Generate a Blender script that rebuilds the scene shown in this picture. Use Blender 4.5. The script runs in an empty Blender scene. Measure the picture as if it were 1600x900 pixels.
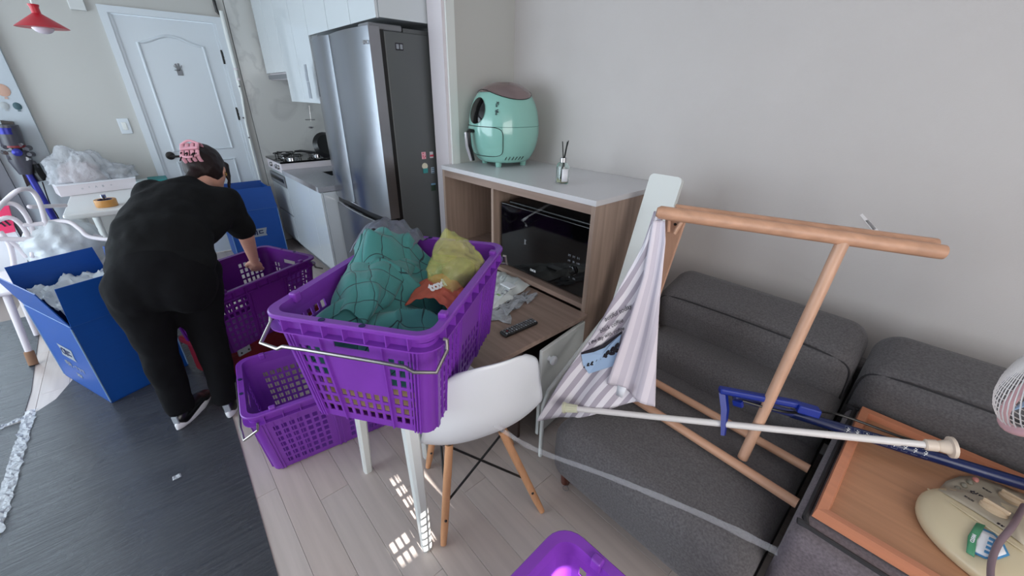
import bpy, bmesh, math, random
import numpy as np
from mathutils import Vector, Matrix, noise
random.seed(7)
S = bpy.context.scene
COL = S.collection
PI = math.pi
R = math.radians

# ------------------------------------------------------------ camera
H, F = 1.5, 620.23
YAW, PIT, ROLL = -0.741012501, -0.452322730, 0.0166524770
fw = Vector((math.cos(PIT)*math.cos(YAW), math.cos(PIT)*math.sin(YAW), math.sin(PIT)))
rt = fw.cross(Vector((0, 0, 1))).normalized(); up = rt.cross(fw)
rt2 = rt*math.cos(ROLL) + up*math.sin(ROLL); up2 = -rt*math.sin(ROLL) + up*math.cos(ROLL)
cam = bpy.data.objects.new('camera', bpy.data.cameras.new('camera')); COL.objects.link(cam)
mw = Matrix((rt2, up2, -fw)).transposed().to_4x4(); mw.translation = (0, 0, H)
cam.matrix_world = mw
cam.data.sensor_width = 36; cam.data.lens = F/1600*36; cam.data.clip_start = .02
S.camera = cam

def at(x, y, ax, v):
    """point of the room seen at photo pixel x, y on the plane ax = v"""
    r = rt2*((x-800)/F) - up2*((y-450)/F) + fw
    i = 'xyz'.index(ax); o = Vector((0, 0, H))
    return o + r*((v-o[i])/r[i])

# ------------------------------------------------------------ world, lights, exposure
W = bpy.data.worlds.new('world'); S.world = W; W.use_nodes = True
W.node_tree.nodes['Background'].inputs[0].default_value = (.75, .87, 1, 1)
W.node_tree.nodes['Background'].inputs[1].default_value = 2.0
def area(name, loc, rot, sx, sy, power, col):
    l = bpy.data.lights.new(name, 'AREA'); l.shape = 'RECTANGLE'; l.size = sx; l.size_y = sy
    l.energy = power; l.color = col
    o = bpy.data.objects.new(name, l); COL.objects.link(o); o.location = loc; o.rotation_euler = rot
    return o
area('daylight_balcony', (2.75, 2.86, 1.25), (R(-90), 0, 0), 3.4, 2.0, 82, (.80, .90, 1))
area('daylight_side_window', (4.74, 1.9, 1.2), (0, R(90), 0), 1.9, 1.55, 30, (.78, .89, 1))
area('daylight_back_window', (-1.72, .55, 1.45), (0, R(-90), 0), 1.5, 2.6, 50, (1, .965, .945))
sun = bpy.data.lights.new('sun', 'SUN'); sun.energy = 22; sun.angle = R(.4); sun.color = (1, .97, .92)
so = bpy.data.objects.new('sun', sun); COL.objects.link(so)
SUND = Vector((math.cos(R(30)), -.02, -math.sin(R(30)))).normalized()
so.rotation_euler = SUND.to_track_quat('-Z', 'Y').to_euler()
so.location = (-3, 0, 3)
S.view_settings.view_transform = 'Standard'; S.view_settings.look = 'None'
S.view_settings.gamma = 1; S.view_settings.exposure = 0.0; S.view_settings.use_curve_mapping = False

# ------------------------------------------------------------ materials
def lin(c):
    return tuple(((v/255)/12.92 if v/255 <= .04045 else ((v/255+.055)/1.055)**2.4) for v in c)
def mat(name, rgb, rough=.5, metal=0., bump=0., bscale=200, var=0., vscale=8, spec=.5, trans=0., alpha=1.,
        coat=0., stretch=None, sheen=0., coord='Object', bdist=.002):
    m = bpy.data.materials.new(name); m.use_nodes = True
    nt = m.node_tree; N = nt.nodes; Lk = nt.links; b = N['Principled BSDF']
    c = lin(rgb)+(1,)
    b.inputs['Base Color'].default_value = c; b.inputs['Roughness'].default_value = rough
    b.inputs['Metallic'].default_value = metal; b.inputs['Specular IOR Level'].default_value = spec
    b.inputs['Transmission Weight'].default_value = trans; b.inputs['Alpha'].default_value = alpha
    b.inputs['Coat Weight'].default_value = coat; b.inputs['Sheen Weight'].default_value = sheen
    if bump or var:
        tc = N.new('ShaderNodeTexCoord'); mp = N.new('ShaderNodeMapping')
        Lk.new(tc.outputs[coord], mp.inputs[0])
        if stretch: mp.inputs['Scale'].default_value = stretch
    if var:
        n = N.new('ShaderNodeTexNoise'); n.inputs['Scale'].default_value = vscale; n.inputs['Detail'].default_value = 5
        Lk.new(mp.outputs[0], n.inputs[0])
        r = N.new('ShaderNodeValToRGB'); r.color_ramp.elements[0].position = .3; r.color_ramp.elements[1].position = .7
        r.color_ramp.elements[0].color = tuple(max(0, v*(1-var)) for v in c[:3])+(1,)
        r.color_ramp.elements[1].color = tuple(min(1, v*(1+var)) for v in c[:3])+(1,)
        Lk.new(n.outputs[0], r.inputs[0]); Lk.new(r.outputs[0], b.inputs['Base Color'])
    if bump:
        n = N.new('ShaderNodeTexNoise'); n.inputs['Scale'].default_value = bscale; n.inputs['Detail'].default_value = 3
        Lk.new(mp.outputs[0], n.inputs[0])
        bp = N.new('ShaderNodeBump'); bp.inputs['Strength'].default_value = bump; bp.inputs['Distance'].default_value = bdist
        Lk.new(n.outputs[0], bp.inputs['Height']); Lk.new(bp.outputs[0], b.inputs['Normal'])
    return m
def wood(name, rgb, rough=.45, axis=0, var=.16, sc=1.):
    st = [40*sc, 40*sc, 40*sc]; st[axis] = 2.2*sc
    return mat(name, rgb, rough, var=var, vscale=1.0, stretch=tuple(st), bump=.15, bscale=1.5)
M = {}
M['wall'] = mat('wallpaper', (200, 195, 193), .85, bump=.25, bscale=260, var=.025, vscale=3)
M['wall_white'] = mat('white_panel_paint', (214, 217, 216), .6)
M['wall_door'] = mat('door_wall_paper', (196, 196, 192), .85, bump=.2, bscale=260)
M['wall_blue'] = mat('side_wall_paper', (186, 195, 202), .85, bump=.2, bscale=260)
M['trim'] = mat('painted_trim', (225, 218, 222), .4)
M['door'] = mat('door_paint', (214, 222, 228), .38, bump=.05, bscale=60)
M['floorbase'] = mat('floor_gap', (136, 124, 119), .8)
M['ceil'] = mat('ceiling', (225, 225, 225), .9)
M['gloss'] = mat('gloss_cabinet', (213, 220, 224), .1, coat=.3)
M['steel'] = mat('brushed_steel', (158, 160, 166), .24, metal=1, bump=.04, bscale=1.5, stretch=(2, 2, 300))
M['fridge_side'] = mat('fridge_side_grey', (98, 102, 103), .45, metal=.3)
M['black'] = mat('black_plastic', (14, 14, 15), .3)
M['blackgloss'] = mat('black_glass', (5, 5, 6), .06)
M['chrome'] = mat('chrome', (205, 205, 208), .14, metal=1)
M['wire'] = mat('steel_wire', (176, 172, 168), .32, metal=1)
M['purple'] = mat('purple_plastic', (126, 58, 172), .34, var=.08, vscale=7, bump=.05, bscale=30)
M['purple_dim'] = mat('purple_plastic_dim', (92, 22, 120), .38, var=.1, vscale=7)  # darker copy of the purple: the dim light there is put into the colour
M['teal'] = None
M['white'] = mat('white_plastic', (232, 236, 240), .35)
M['whitepaint'] = mat('white_paint', (226, 230, 227), .3)
M['marble'] = None
M['blue_box'] = mat('blue_corrugated', (8, 74, 156), .42, var=.1, vscale=6, bump=.15, bscale=2, stretch=(1, 1, 200))
M['blue_box_in'] = mat('blue_corrugated_inside', (12, 70, 158), .5, var=.08, vscale=6)
M['edge_grey'] = mat('worn_edge', (120, 150, 186), .6)
M['fabric'] = mat('charcoal_weave', (92, 89, 91), .95, var=.28, vscale=160, bump=.5, bscale=420, sheen=.15, bdist=.001)
M['fabric2'] = mat('grey_weave_armrest', (108, 100, 106), .95, var=.25, vscale=160, bump=.5, bscale=420, sheen=.15, bdist=.001)
M['piping'] = mat('dark_piping', (48, 47, 50), .9)
M['bamboo'] = wood('bamboo_wood', (198, 152, 124), .42, 0, .14)
M['bamboo_z'] = wood('bamboo_wood_upright', (202, 160, 134), .42, 2, .12)
M['tray'] = wood('tray_veneer', (178, 130, 98), .5, 0, .12, 1.4)
M['tray_edge'] = wood('tray_rim', (202, 134, 102), .42, 0, .08)
M['cab'] = wood('taupe_woodgrain', (164, 142, 128), .5, 2, .17)
M['cab_h'] = wood('taupe_woodgrain_flat', (152, 130, 118), .35, 0, .17)
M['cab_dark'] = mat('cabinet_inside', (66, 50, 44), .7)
M['cabtop'] = mat('white_laminate', (216, 215, 218), .3)
M['mint'] = mat('mint_plastic', (142, 196, 184), .16, coat=.5)
M['red'] = mat('red_lamp', (190, 22, 44), .35)
M['maroon'] = mat('maroon_plastic', (112, 12, 24), .4)
M['skin'] = mat('skin', (208, 156, 136), .55, var=.05, vscale=20)
M['hair'] = mat('dark_hair', (30, 16, 16), .55, bump=.5, bscale=2, stretch=(60, 60, 6), spec=.3)
M['shirt'] = mat('black_cotton', (13, 14, 16), .9, bump=.7, bscale=7, bdist=.02, spec=.25)
M['pants'] = mat('black_trouser', (12, 12, 15), .95, bump=.6, bscale=6, bdist=.02, spec=.2)
M['pinkclip'] = mat('pink_clip', (226, 164, 178), .3)
M['gold'] = mat('gold', (220, 170, 90), .25, metal=1)
M['beech'] = wood('beech_leg', (214, 158, 116), .45, 2, .1)
M['film'] = mat('clear_film', (235, 238, 245), .12, alpha=.12, bump=.8, bscale=25, bdist=.01)
M['film2'] = mat('bubble_film', (216, 220, 226), .16, alpha=.42, bump=1., bscale=45, bdist=.012)
M['bagwhite'] = mat('white_film_bag', (212, 218, 222), .3, alpha=.86, bump=.6, bscale=14, bdist=.01)
M['yellow'] = mat('yellow_film_bag', (206, 204, 116), .25, alpha=.42, bump=1., bscale=14, bdist=.03)
M['baggrey'] = mat('grey_lining', (92, 96, 110), .35, bump=.7, bscale=20, bdist=.01)
M['bagfill'] = mat('dark_contents', (96, 104, 100), .8)
M['terra'] = mat('terracotta_cloth', (178, 88, 70), .85, var=.12, vscale=30)
M['cream'] = mat('aged_cream_plastic', (212, 198, 166), .35)
M['panelgrey'] = mat('control_panel_grey', (176, 166, 148), .4)
M['knobtan'] = mat('tan_knob', (206, 182, 152), .3)
M['button'] = mat('grey_button', (142, 138, 124), .4)
M['buttonred'] = mat('salmon_button', (222, 148, 140), .4)
M['navy'] = mat('navy_tube', (18, 34, 82), .3)
M['blueplastic'] = mat('blue_plastic', (14, 42, 138), .4)
M['rodwhite'] = mat('white_rod', (226, 222, 220), .35)
M['beige'] = mat('beige_plastic', (222, 206, 190), .4)
M['ivory'] = mat('ivory_ribbed', (214, 214, 188), .45)
M['pink'] = mat('pink_plastic', (238, 190, 196), .35)
M['printdark'] = mat('print_dark', (38, 34, 44), .8)
M['printwhite'] = mat('print_white', (225, 228, 232), .6)
M['printgrey'] = mat('print_grey', (150, 156, 164), .6)
M['printnavy'] = mat('print_navy', (14, 26, 74), .6)
M['printblue'] = mat('print_blue', (172, 200, 232), .8)
M['stickblue'] = mat('sticker_blue', (70, 140, 190), .5)
M['stickgreen'] = mat('sticker_green', (78, 150, 110), .5)
M['tabletop'] = mat('table_white', (226, 226, 224), .3)
M['lamp_white'] = mat('opal_glass', (225, 214, 226), .25)
M['vac_dark'] = mat('smoked_plastic', (66, 66, 76), .3)
M['vac_blue'] = mat('violet_blue_tube', (44, 48, 140), .28, metal=.4)
M['vac_red'] = mat('vacuum_red', (130, 40, 50), .35)
M['tan'] = mat('brown_tape', (196, 140, 74), .3)
M['tealpack'] = mat('teal_pack', (20, 128, 128), .5)
M['hotpink'] = mat('hot_pink_paper', (240, 60, 110), .6)
M['paper'] = mat('white_paper', (236, 238, 244), .7)
M['walnut'] = mat('walnut_foot', (96, 54, 44), .4)
M['sock'] = mat('brown_sock', (142, 108, 84), .9)
M['sole'] = mat('white_sole', (226, 228, 232), .5)
M['counter'] = mat('grey_counter', (160, 162, 168), .25, var=.06, vscale=80)
M['grey'] = mat('mid_grey', (120, 122, 126), .4)
M['glass'] = mat('clear_glass', (240, 250, 248), .03, trans=1., spec=.5)
M['oil'] = mat('diffuser_oil', (214, 200, 150), .1, trans=.6)
M['sun_mask'] = mat('sun_mask_blind', (238, 236, 230), .9)  # for the blind added out of view to mask the sun
M['balloon1'] = mat('balloon_peach', (196, 158, 140), .4)
M['balloon2'] = mat('balloon_grey', (170, 176, 178), .5)
M['balloon3'] = mat('balloon_teal', (58, 88, 96), .5)

def nodes(m): return m.node_tree.nodes, m.node_tree.links, m.node_tree.nodes['Principled BSDF']
def math_n(N, L, op, a, b=None, c=None):
    n = N.new('ShaderNodeMath'); n.operation = op
    for i, v in enumerate((a, b, c)):
        if v is None: continue
        if isinstance(v, (int, float)): n.inputs[i].default_value = v
        else: L.new(v, n.inputs[i])
    return n.outputs[0]
def mix_n(N, L, f, a, b):
    n = N.new('ShaderNodeMix'); n.data_type = 'RGBA'
    if isinstance(f, (int, float)): n.inputs[0].default_value = f
    else: L.new(f, n.inputs[0])
    for i, v in ((6, a), (7, b)):
        if isinstance(v, tuple): n.inputs[i].default_value = v
        else: L.new(v, n.inputs[i])
    return n.outputs[2]

def teal_mat():                      # quilted cloth: dark stitched diamonds over teal, from the cloth's own UV
    m = mat('teal_quilt', (56, 124, 122), .75, sheen=.2); N, L, b = nodes(m)
    tc = N.new('ShaderNodeTexCoord'); sp = N.new('ShaderNodeSeparateXYZ'); L.new(tc.outputs['UV'], sp.inputs[0])
    ns = N.new('ShaderNodeTexNoise'); ns.inputs['Scale'].default_value = 6; L.new(tc.outputs['UV'], ns.inputs[0])
    w = math_n(N, L, 'MULTIPLY', ns.outputs[0], .09)
    u, v = math_n(N, L, 'ADD', sp.outputs[0], w), math_n(N, L, 'ADD', sp.outputs[1], w)
    ds = []
    for s in (.55, -.55):
        a = math_n(N, L, 'ADD', u, math_n(N, L, 'MULTIPLY', v, s if s > 0 else -1.6))
        fr = math_n(N, L, 'FRACT', math_n(N, L, 'MULTIPLY', a, 6.5 if s > 0 else 4.2))
        ds.append(math_n(N, L, 'ABSOLUTE', math_n(N, L, 'SUBTRACT', fr, .5)))
    d = math_n(N, L, 'MINIMUM', ds[0], ds[1])
    line = math_n(N, L, 'LESS_THAN', d, .022)
    L.new(mix_n(N, L, line, lin((56, 124, 122))+(1,), lin((14, 52, 56))+(1,)), b.inputs['Base Color'])
    n2 = N.new('ShaderNodeTexNoise'); n2.inputs['Scale'].default_value = 400; L.new(tc.outputs['Object'], n2.inputs[0])
    hgt = math_n(N, L, 'ADD', math_n(N, L, 'POWER', math_n(N, L, 'MINIMUM', math_n(N, L, 'MULTIPLY', d, 4), 1), .5),
                 math_n(N, L, 'MULTIPLY', n2.outputs[0], .05))
    bp = N.new('ShaderNodeBump'); bp.inputs['Strength'].default_value = .5; bp.inputs['Distance'].default_value = .006
    L.new(hgt, bp.inputs['Height']); L.new(bp.outputs[0], b.inputs['Normal'])
    return m
M['teal'] = teal_mat()
def marble_mat():
    m = mat('marble_tile', (206, 207, 204), .16); N, L, b = nodes(m)
    tc = N.new('ShaderNodeTexCoord'); mp = N.new('ShaderNodeMapping'); mp.inputs['Rotation'].default_value = (R(35), R(20), 0)
    L.new(tc.outputs['Object'], mp.inputs[0])
    n = N.new('ShaderNodeTexNoise'); n.inputs['Scale'].default_value = 1.3; n.inputs['Detail'].default_value = 7; n.inputs['Distortion'].default_value = 1.4
    L.new(mp.outputs[0], n.inputs[0])
    a = math_n(N, L, 'ABSOLUTE', math_n(N, L, 'SUBTRACT', n.outputs[0], .5))
    f = math_n(N, L, 'SUBTRACT', 1, math_n(N, L, 'MINIMUM', math_n(N, L, 'MULTIPLY', a, 22), 1))
    L.new(mix_n(N, L, math_n(N, L, 'MULTIPLY', f, .28), lin((208, 209, 206))+(1,), lin((150, 150, 152))+(1,)), b.inputs['Base Color'])
    return m
M['marble'] = marble_mat()
def stripe_mat():                    # cloth print: broad grey stripes on white, along the cloth's own UV
    m = mat('striped_cloth', (230, 226, 232), .9); N, L, b = nodes(m)
    tc = N.new('ShaderNodeTexCoord'); sp = N.new('ShaderNodeSeparateXYZ'); L.new(tc.outputs['UV'], sp.inputs[0])
    fr = math_n(N, L, 'FRACT', math_n(N, L, 'MULTIPLY', sp.outputs[0], 1))
    L.new(mix_n(N, L, math_n(N, L, 'LESS_THAN', fr, .5), lin((236, 232, 238))+(1,), lin((182, 174, 186))+(1,)), b.inputs['Base Color'])
    return m
M['stripe'] = stripe_mat()
def stripe_back():
    m = mat('striped_cloth_back', (226, 218, 224), .9); N, L, b = nodes(m)
    tc = N.new('ShaderNodeTexCoord'); sp = N.new('ShaderNodeSeparateXYZ'); L.new(tc.outputs['UV'], sp.inputs[0])
    fr = math_n(N, L, 'FRACT', sp.outputs[0])
    L.new(mix_n(N, L, math_n(N, L, 'LESS_THAN', fr, .5), lin((228, 219, 226))+(1,), lin((206, 198, 208))+(1,)), b.inputs['Base Color'])
    return m
M['stripeback'] = stripe_back()
def mat_film():                      # dark protective floor mat wrapped in creased film
    m = mat('film_covered_mat', (56, 59, 66), .36); N, L, b = nodes(m)
    tc = N.new('ShaderNodeTexCoord'); mp = N.new('ShaderNodeMapping'); mp.inputs['Scale'].default_value = (26, 1.6, 1)
    mp.inputs['Rotation'].default_value = (0, 0, R(4)); L.new(tc.outputs['Object'], mp.inputs[0])
    n = N.new('ShaderNodeTexNoise'); n.inputs['Scale'].default_value = 1.4; n.inputs['Detail'].default_value = 8; n.inputs['Roughness'].default_value = .7
    L.new(mp.outputs[0], n.inputs[0])
    n3 = N.new('ShaderNodeTexNoise'); n3.inputs['Scale'].default_value = 3.0; n3.inputs['Detail'].default_value = 3; L.new(tc.outputs['Object'], n3.inputs[0])
    r = N.new('ShaderNodeMapRange'); r.inputs[1].default_value = .35; r.inputs[2].default_value = .7; r.inputs[3].default_value = .20; r.inputs[4].default_value = .42
    L.new(n3.outputs[0], r.inputs[0]); L.new(r.outputs[0], b.inputs['Roughness'])
    cr = math_n(N, L, 'ABSOLUTE', math_n(N, L, 'SUBTRACT', n.outputs[0], .5))
    line = math_n(N, L, 'LESS_THAN', cr, .0022)
    L.new(mix_n(N, L, math_n(N, L, 'MULTIPLY', line, .5), lin((56, 59, 66))+(1,), lin((140, 146, 156))+(1,)), b.inputs['Base Color'])
    bp = N.new('ShaderNodeBump'); bp.inputs['Strength'].default_value = 1.; bp.inputs['Distance'].default_value = .012
    L.new(n.outputs[0], bp.inputs['Height']); L.new(bp.outputs[0], b.inputs['Normal'])
    return m
M['mat'] = mat_film()
PLK = [wood('plank_%s' % n, c, .42, 0, .09, .8) for n, c in
       (('pale', (190, 178, 172)), ('grey', (187, 175, 169)), ('warm', (188, 174, 167)))]

# ------------------------------------------------------------ mesh helpers
class MB:
    def __init__(s): s.v = []; s.f = []; s.uv = None
    def add(s, vs, fs, T=None):
        o = len(s.v)
        for p in vs:
            p = Vector(p); s.v.append(T @ p if T else p)
        s.f += [tuple(i+o for i in q) for q in fs]
        return s
    def box(s, a, b, T=None):
        (x0, y0, z0), (x1, y1, z1) = a, b
        x0, x1 = min(x0, x1), max(x0, x1); y0, y1 = min(y0, y1), max(y0, y1); z0, z1 = min(z0, z1), max(z0, z1)
        vs = [(x, y, z) for z in (z0, z1) for y in (y0, y1) for x in (x0, x1)]
        return s.add(vs, [(0, 2, 3, 1), (4, 5, 7, 6), (0, 1, 5, 4), (2, 6, 7, 3), (0, 4, 6, 2), (1, 3, 7, 5)], T)
    def rbox(s, a, b, r=.01, n=3, puff=0, T=None):
        a = Vector(a); b = Vector(b); c = (a+b)/2; h = (b-a)/2; r = min(r, *h)
        def line(hh):
            q = [-hh + r*i/n for i in range(n+1)]; m = 4 if puff else 1
            q += [(-hh+r) + (2*hh-2*r)*i/m for i in range(1, m)]
            q += [hh - r + r*i/n for i in range(n+1)]
            return q
        L = [line(h.x), line(h.y), line(h.z)]
        idx = {}; vs = []
        def vid(i, j, k):
            key = (i, j, k)
            if key not in idx:
                p = Vector((L[0][i], L[1][j], L[2][k]))
                q = Vector([max(-h[t]+r, min(h[t]-r, p[t])) for t in range(3)])
                d = p-q
                if d.length > 1e-9:
                    # spread samples evenly in angle
                    e = Vector([math.tan(max(-1, min(1, d[t]/r))*PI/4) for t in range(3)])
                    d = e.normalized()*r
                p = q+d
                if puff:
                    fx = 1-(p.x/h.x)**2; fy = 1-(p.y/h.y)**2; fz = 1-(p.z/h.z)**2
                    p = Vector((p.x*(1+puff*.35*fy*fz*min(h)/h.x), p.y*(1+puff*.6*fx*fz*min(h)/h.y), p.z*(1+puff*fx*fy)))
                idx[key] = len(vs); vs.append(c+p)
            return idx[key]
        nx, ny, nz = [len(l)-1 for l in L]; fs = []
        for i in range(nx):
            for j in range(ny):
                fs.append((vid(i, j, 0), vid(i, j+1, 0), vid(i+1, j+1, 0), vid(i+1, j, 0)))
                fs.append((vid(i, j, nz), vid(i+1, j, nz), vid(i+1, j+1, nz), vid(i, j+1, nz)))
        for i in range(nx):
            for k in range(nz):
                fs.append((vid(i, 0, k), vid(i+1, 0, k), vid(i+1, 0, k+1), vid(i, 0, k+1)))
                fs.append((vid(i, ny, k), vid(i, ny, k+1), vid(i+1, ny, k+1), vid(i+1, ny, k)))
        for j in range(ny):
            for k in range(nz):
                fs.append((vid(0, j, k), vid(0, j, k+1), vid(0, j+1, k+1), vid(0, j+1, k)))
                fs.append((vid(nx, j, k), vid(nx, j+1, k), vid(nx, j+1, k+1), vid(nx, j, k+1)))
        return s.add(vs, fs, T)
    def tube(s, pts, r, n=10, caps=True, closed=False, flat=1., ref=None):
        pts = [Vector(p) for p in pts]; m = len(pts)
        rr = r if isinstance(r, (list, tuple)) else [r]*m
        vs = []; prev = None
        for i, p in enumerate(pts):
            if closed: t = pts[(i+1) % m]-pts[i-1]
            else: t = pts[min(i+1, m-1)]-pts[max(i-1, 0)]
            t.normalize()
            if ref is not None:
                u = (Vector(ref)-t*t.dot(Vector(ref))).normalized()
            elif prev is None:
                a = Vector((0, 0, 1)) if abs(t.z) < .9 else Vector((1, 0, 0))
                u = t.cross(a).normalized()
            else:
                u = (prev - t*prev.dot(t)).normalized()
            prev = u; w = t.cross(u)
            for k in range(n):
                an = 2*PI*k/n
                vs.append(p + u*math.cos(an)*rr[i] + w*math.sin(an)*rr[i]*flat)
        fs = []
        for i in range(m if closed else m-1):
            j = (i+1) % m
            for k in range(n):
                fs.append((i*n+k, i*n+(k+1) % n, j*n+(k+1) % n, j*n+k))
        if caps and not closed:
            fs.append(tuple(range(n-1, -1, -1))); fs.append(tuple((m-1)*n+k for k in range(n)))
        return s.add(vs, fs)
    def lathe(s, prof, n=32, T=None, caps=True, sx=1, sy=1):
        vs = []; fs = []
        for r, z in prof:
            for k in range(n):
                a = 2*PI*k/n; vs.append((r*math.cos(a)*sx, r*math.sin(a)*sy, z))
        for i in range(len(prof)-1):
            for k in range(n):
                fs.append((i*n+k, i*n+(k+1) % n, (i+1)*n+(k+1) % n, (i+1)*n+k))
        if caps:
            fs.append(tuple(range(n-1, -1, -1))); fs.append(tuple((len(prof)-1)*n+k for k in range(n)))
        return s.add(vs, fs, T)
    def prism(s, poly, d, T=None):
        """poly: 3D points (planar), d: extrusion vector"""
        d = Vector(d); n = len(poly)
        vs = [Vector(p) for p in poly]+[Vector(p)+d for p in poly]
        fs = [tuple(range(n-1, -1, -1)), tuple(range(n, 2*n))]+[(i, (i+1) % n, n+(i+1) % n, n+i) for i in range(n)]
        return s.add(vs, fs, T)
    def sheet(s, fn, nu, nv, thick=0):
        vs = []; uv = []
        for j in range(nv+1):
            for i in range(nu+1):
                vs.append(Vector(fn(i/nu, j/nv))); uv.append((i/nu, j/nv))
        fs = [(j*(nu+1)+i, j*(nu+1)+i+1, (j+1)*(nu+1)+i+1, (j+1)*(nu+1)+i) for j in range(nv) for i in range(nu)]
        s.add(vs, fs); s.uv = uv
        return s
    def ball(s, c, r, sc=(1, 1, 1), n=16, T=None):
        prof = [(max(1e-4, math.sin(PI*i/n)), -math.cos(PI*i/n)) for i in range(n+1)]
        c = Vector(c)
        vs = []; m = n*2; fs = []
        for q, z in prof:
            for k in range(m):
                a = 2*PI*k/m; vs.append(Vector((q*math.cos(a)*sc[0]*r, q*math.sin(a)*sc[1]*r, z*sc[2]*r))+c)
        for i in range(n):
            for k in range(m): fs.append((i*m+k, i*m+(k+1) % m, (i+1)*m+(k+1) % m, (i+1)*m+k))
        return s.add(vs, fs, T)

def mesh_from(mb, name, m, smooth=40, inv=None):
    me = bpy.data.meshes.new(name)
    vs = [inv @ v for v in mb.v] if inv else mb.v
    me.from_pydata([tuple(v) for v in vs], [], mb.f)
    if mb.uv:
        l = me.uv_layers.new(name='UVMap')
        for lp in me.loops: l.data[lp.index].uv = mb.uv[lp.vertex_index]
    if m: me.materials.append(m)
    bm = bmesh.new(); bm.from_mesh(me)
    if not mb.uv: bmesh.ops.remove_doubles(bm, verts=bm.verts, dist=1e-5)
    bmesh.ops.recalc_face_normals(bm, faces=bm.faces)
    if smooth:
        for f in bm.faces: f.smooth = True
        for e in bm.edges:
            if len(e.link_faces) == 2 and e.calc_face_angle(0) > R(smooth): e.smooth = False
    bm.to_mesh(me); bm.free()
    return me
def tag(o, label=None, cat=None, group=None, kind=None):
    if label: o['label'] = label
    if cat: o['category'] = cat
    if group: o['group'] = group
    if kind: o['kind'] = kind
    return o
def thing(name, label, cat, loc=(0, 0, 0), rz=0, group=None, kind=None):
    o = bpy.data.objects.new(name, None); COL.objects.link(o); o.empty_display_size = .05
    o.location = loc; o.rotation_euler = (0, 0, rz)
    return tag(o, label, cat, group, kind)
def basis(o):
    m = Matrix.Translation(o.location) @ o.rotation_euler.to_matrix().to_4x4() if o.rotation_mode == 'XYZ' else o.matrix_basis
    return m
def wm(o): return (wm(o.parent) @ basis(o)) if o.parent else basis(o)
def part(name, mb, m, parent=None, world=True, smooth=40, label=None, mod=None, solid=0):
    inv = wm(parent).inverted() if (parent and world) else None
    o = bpy.data.objects.new(name, mesh_from(mb, name, m, smooth, inv)); COL.objects.link(o)
    if parent: o.parent = parent
    if label: o['label'] = label
    if smooth == 40:
        wn = o.modifiers.new('normals', 'WEIGHTED_NORMAL'); wn.keep_sharp = True
    if solid:
        md = o.modifiers.new('thick', 'SOLIDIFY'); md.thickness = solid; md.offset = 0
    return o
def solo(name, mb, m, label, cat, group=None, kind=None, smooth=40, solid=0):
    """a thing that is one mesh; origin at its base centre"""
    xs = [v.x for v in mb.v]; ys = [v.y for v in mb.v]; zs = [v.z for v in mb.v]
    c = Vector(((min(xs)+max(xs))/2, (min(ys)+max(ys))/2, min(zs)))
    mb.v = [v-c for v in mb.v]
    o = part(name, mb, m, None, smooth=smooth, solid=solid); o.location = c
    return tag(o, label, cat, group, kind)
def struct(name, mb, m, smooth=0):
    return tag(part(name, mb, m, None, smooth=smooth), kind='structure')
def catmull(pts, n=8, closed=False):
    pts = [Vector(p) for p in pts]; out = []; m = len(pts)
    rng = range(m) if closed else range(m-1)
    for i in rng:
        g = (lambda k: pts[k % m]) if closed else (lambda k: pts[max(0, min(m-1, k))])
        p0, p1, p2, p3 = g(i-1), g(i), g(i+1), g(i+2)
        for k in range(n):
            t = k/n
            out.append(.5*((2*p1)+(-p0+p2)*t+(2*p0-5*p1+4*p2-p3)*t*t+(-p0+3*p1-3*p2+p3)*t**3))
    if not closed: out.append(pts[-1])
    return out
def frame(o, x, y):
    """4x4 with local x, y axes and z = x cross y at point o"""
    x = Vector(x).normalized(); z = x.cross(Vector(y)).normalized(); y = z.cross(x)
    m = Matrix((x, y, z)).transposed().to_4x4(); m.translation = o
    return m
def text(parent, s, size, T, m, name='lettering', depth=.0006, label=None, align='CENTER', bold=0, shear=0):
    cu = bpy.data.curves.new('t', 'FONT'); cu.body = s; cu.size = size; cu.extrude = depth; cu.align_x = align; cu.align_y = 'CENTER'
    cu.offset = bold; cu.shear = shear; cu.resolution_u = 3
    t = bpy.data.objects.new('t', cu); COL.objects.link(t)
    dg = bpy.context.evaluated_depsgraph_get(); dg.update()
    me = bpy.data.meshes.new_from_object(t.evaluated_get(dg)); bpy.data.objects.remove(t)
    me.transform((wm(parent).inverted() if parent else Matrix()) @ T)
    me.materials.clear(); me.materials.append(m)
    o = bpy.data.objects.new(name, me); COL.objects.link(o); o.parent = parent
    if label: o['label'] = label
    return o
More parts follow.
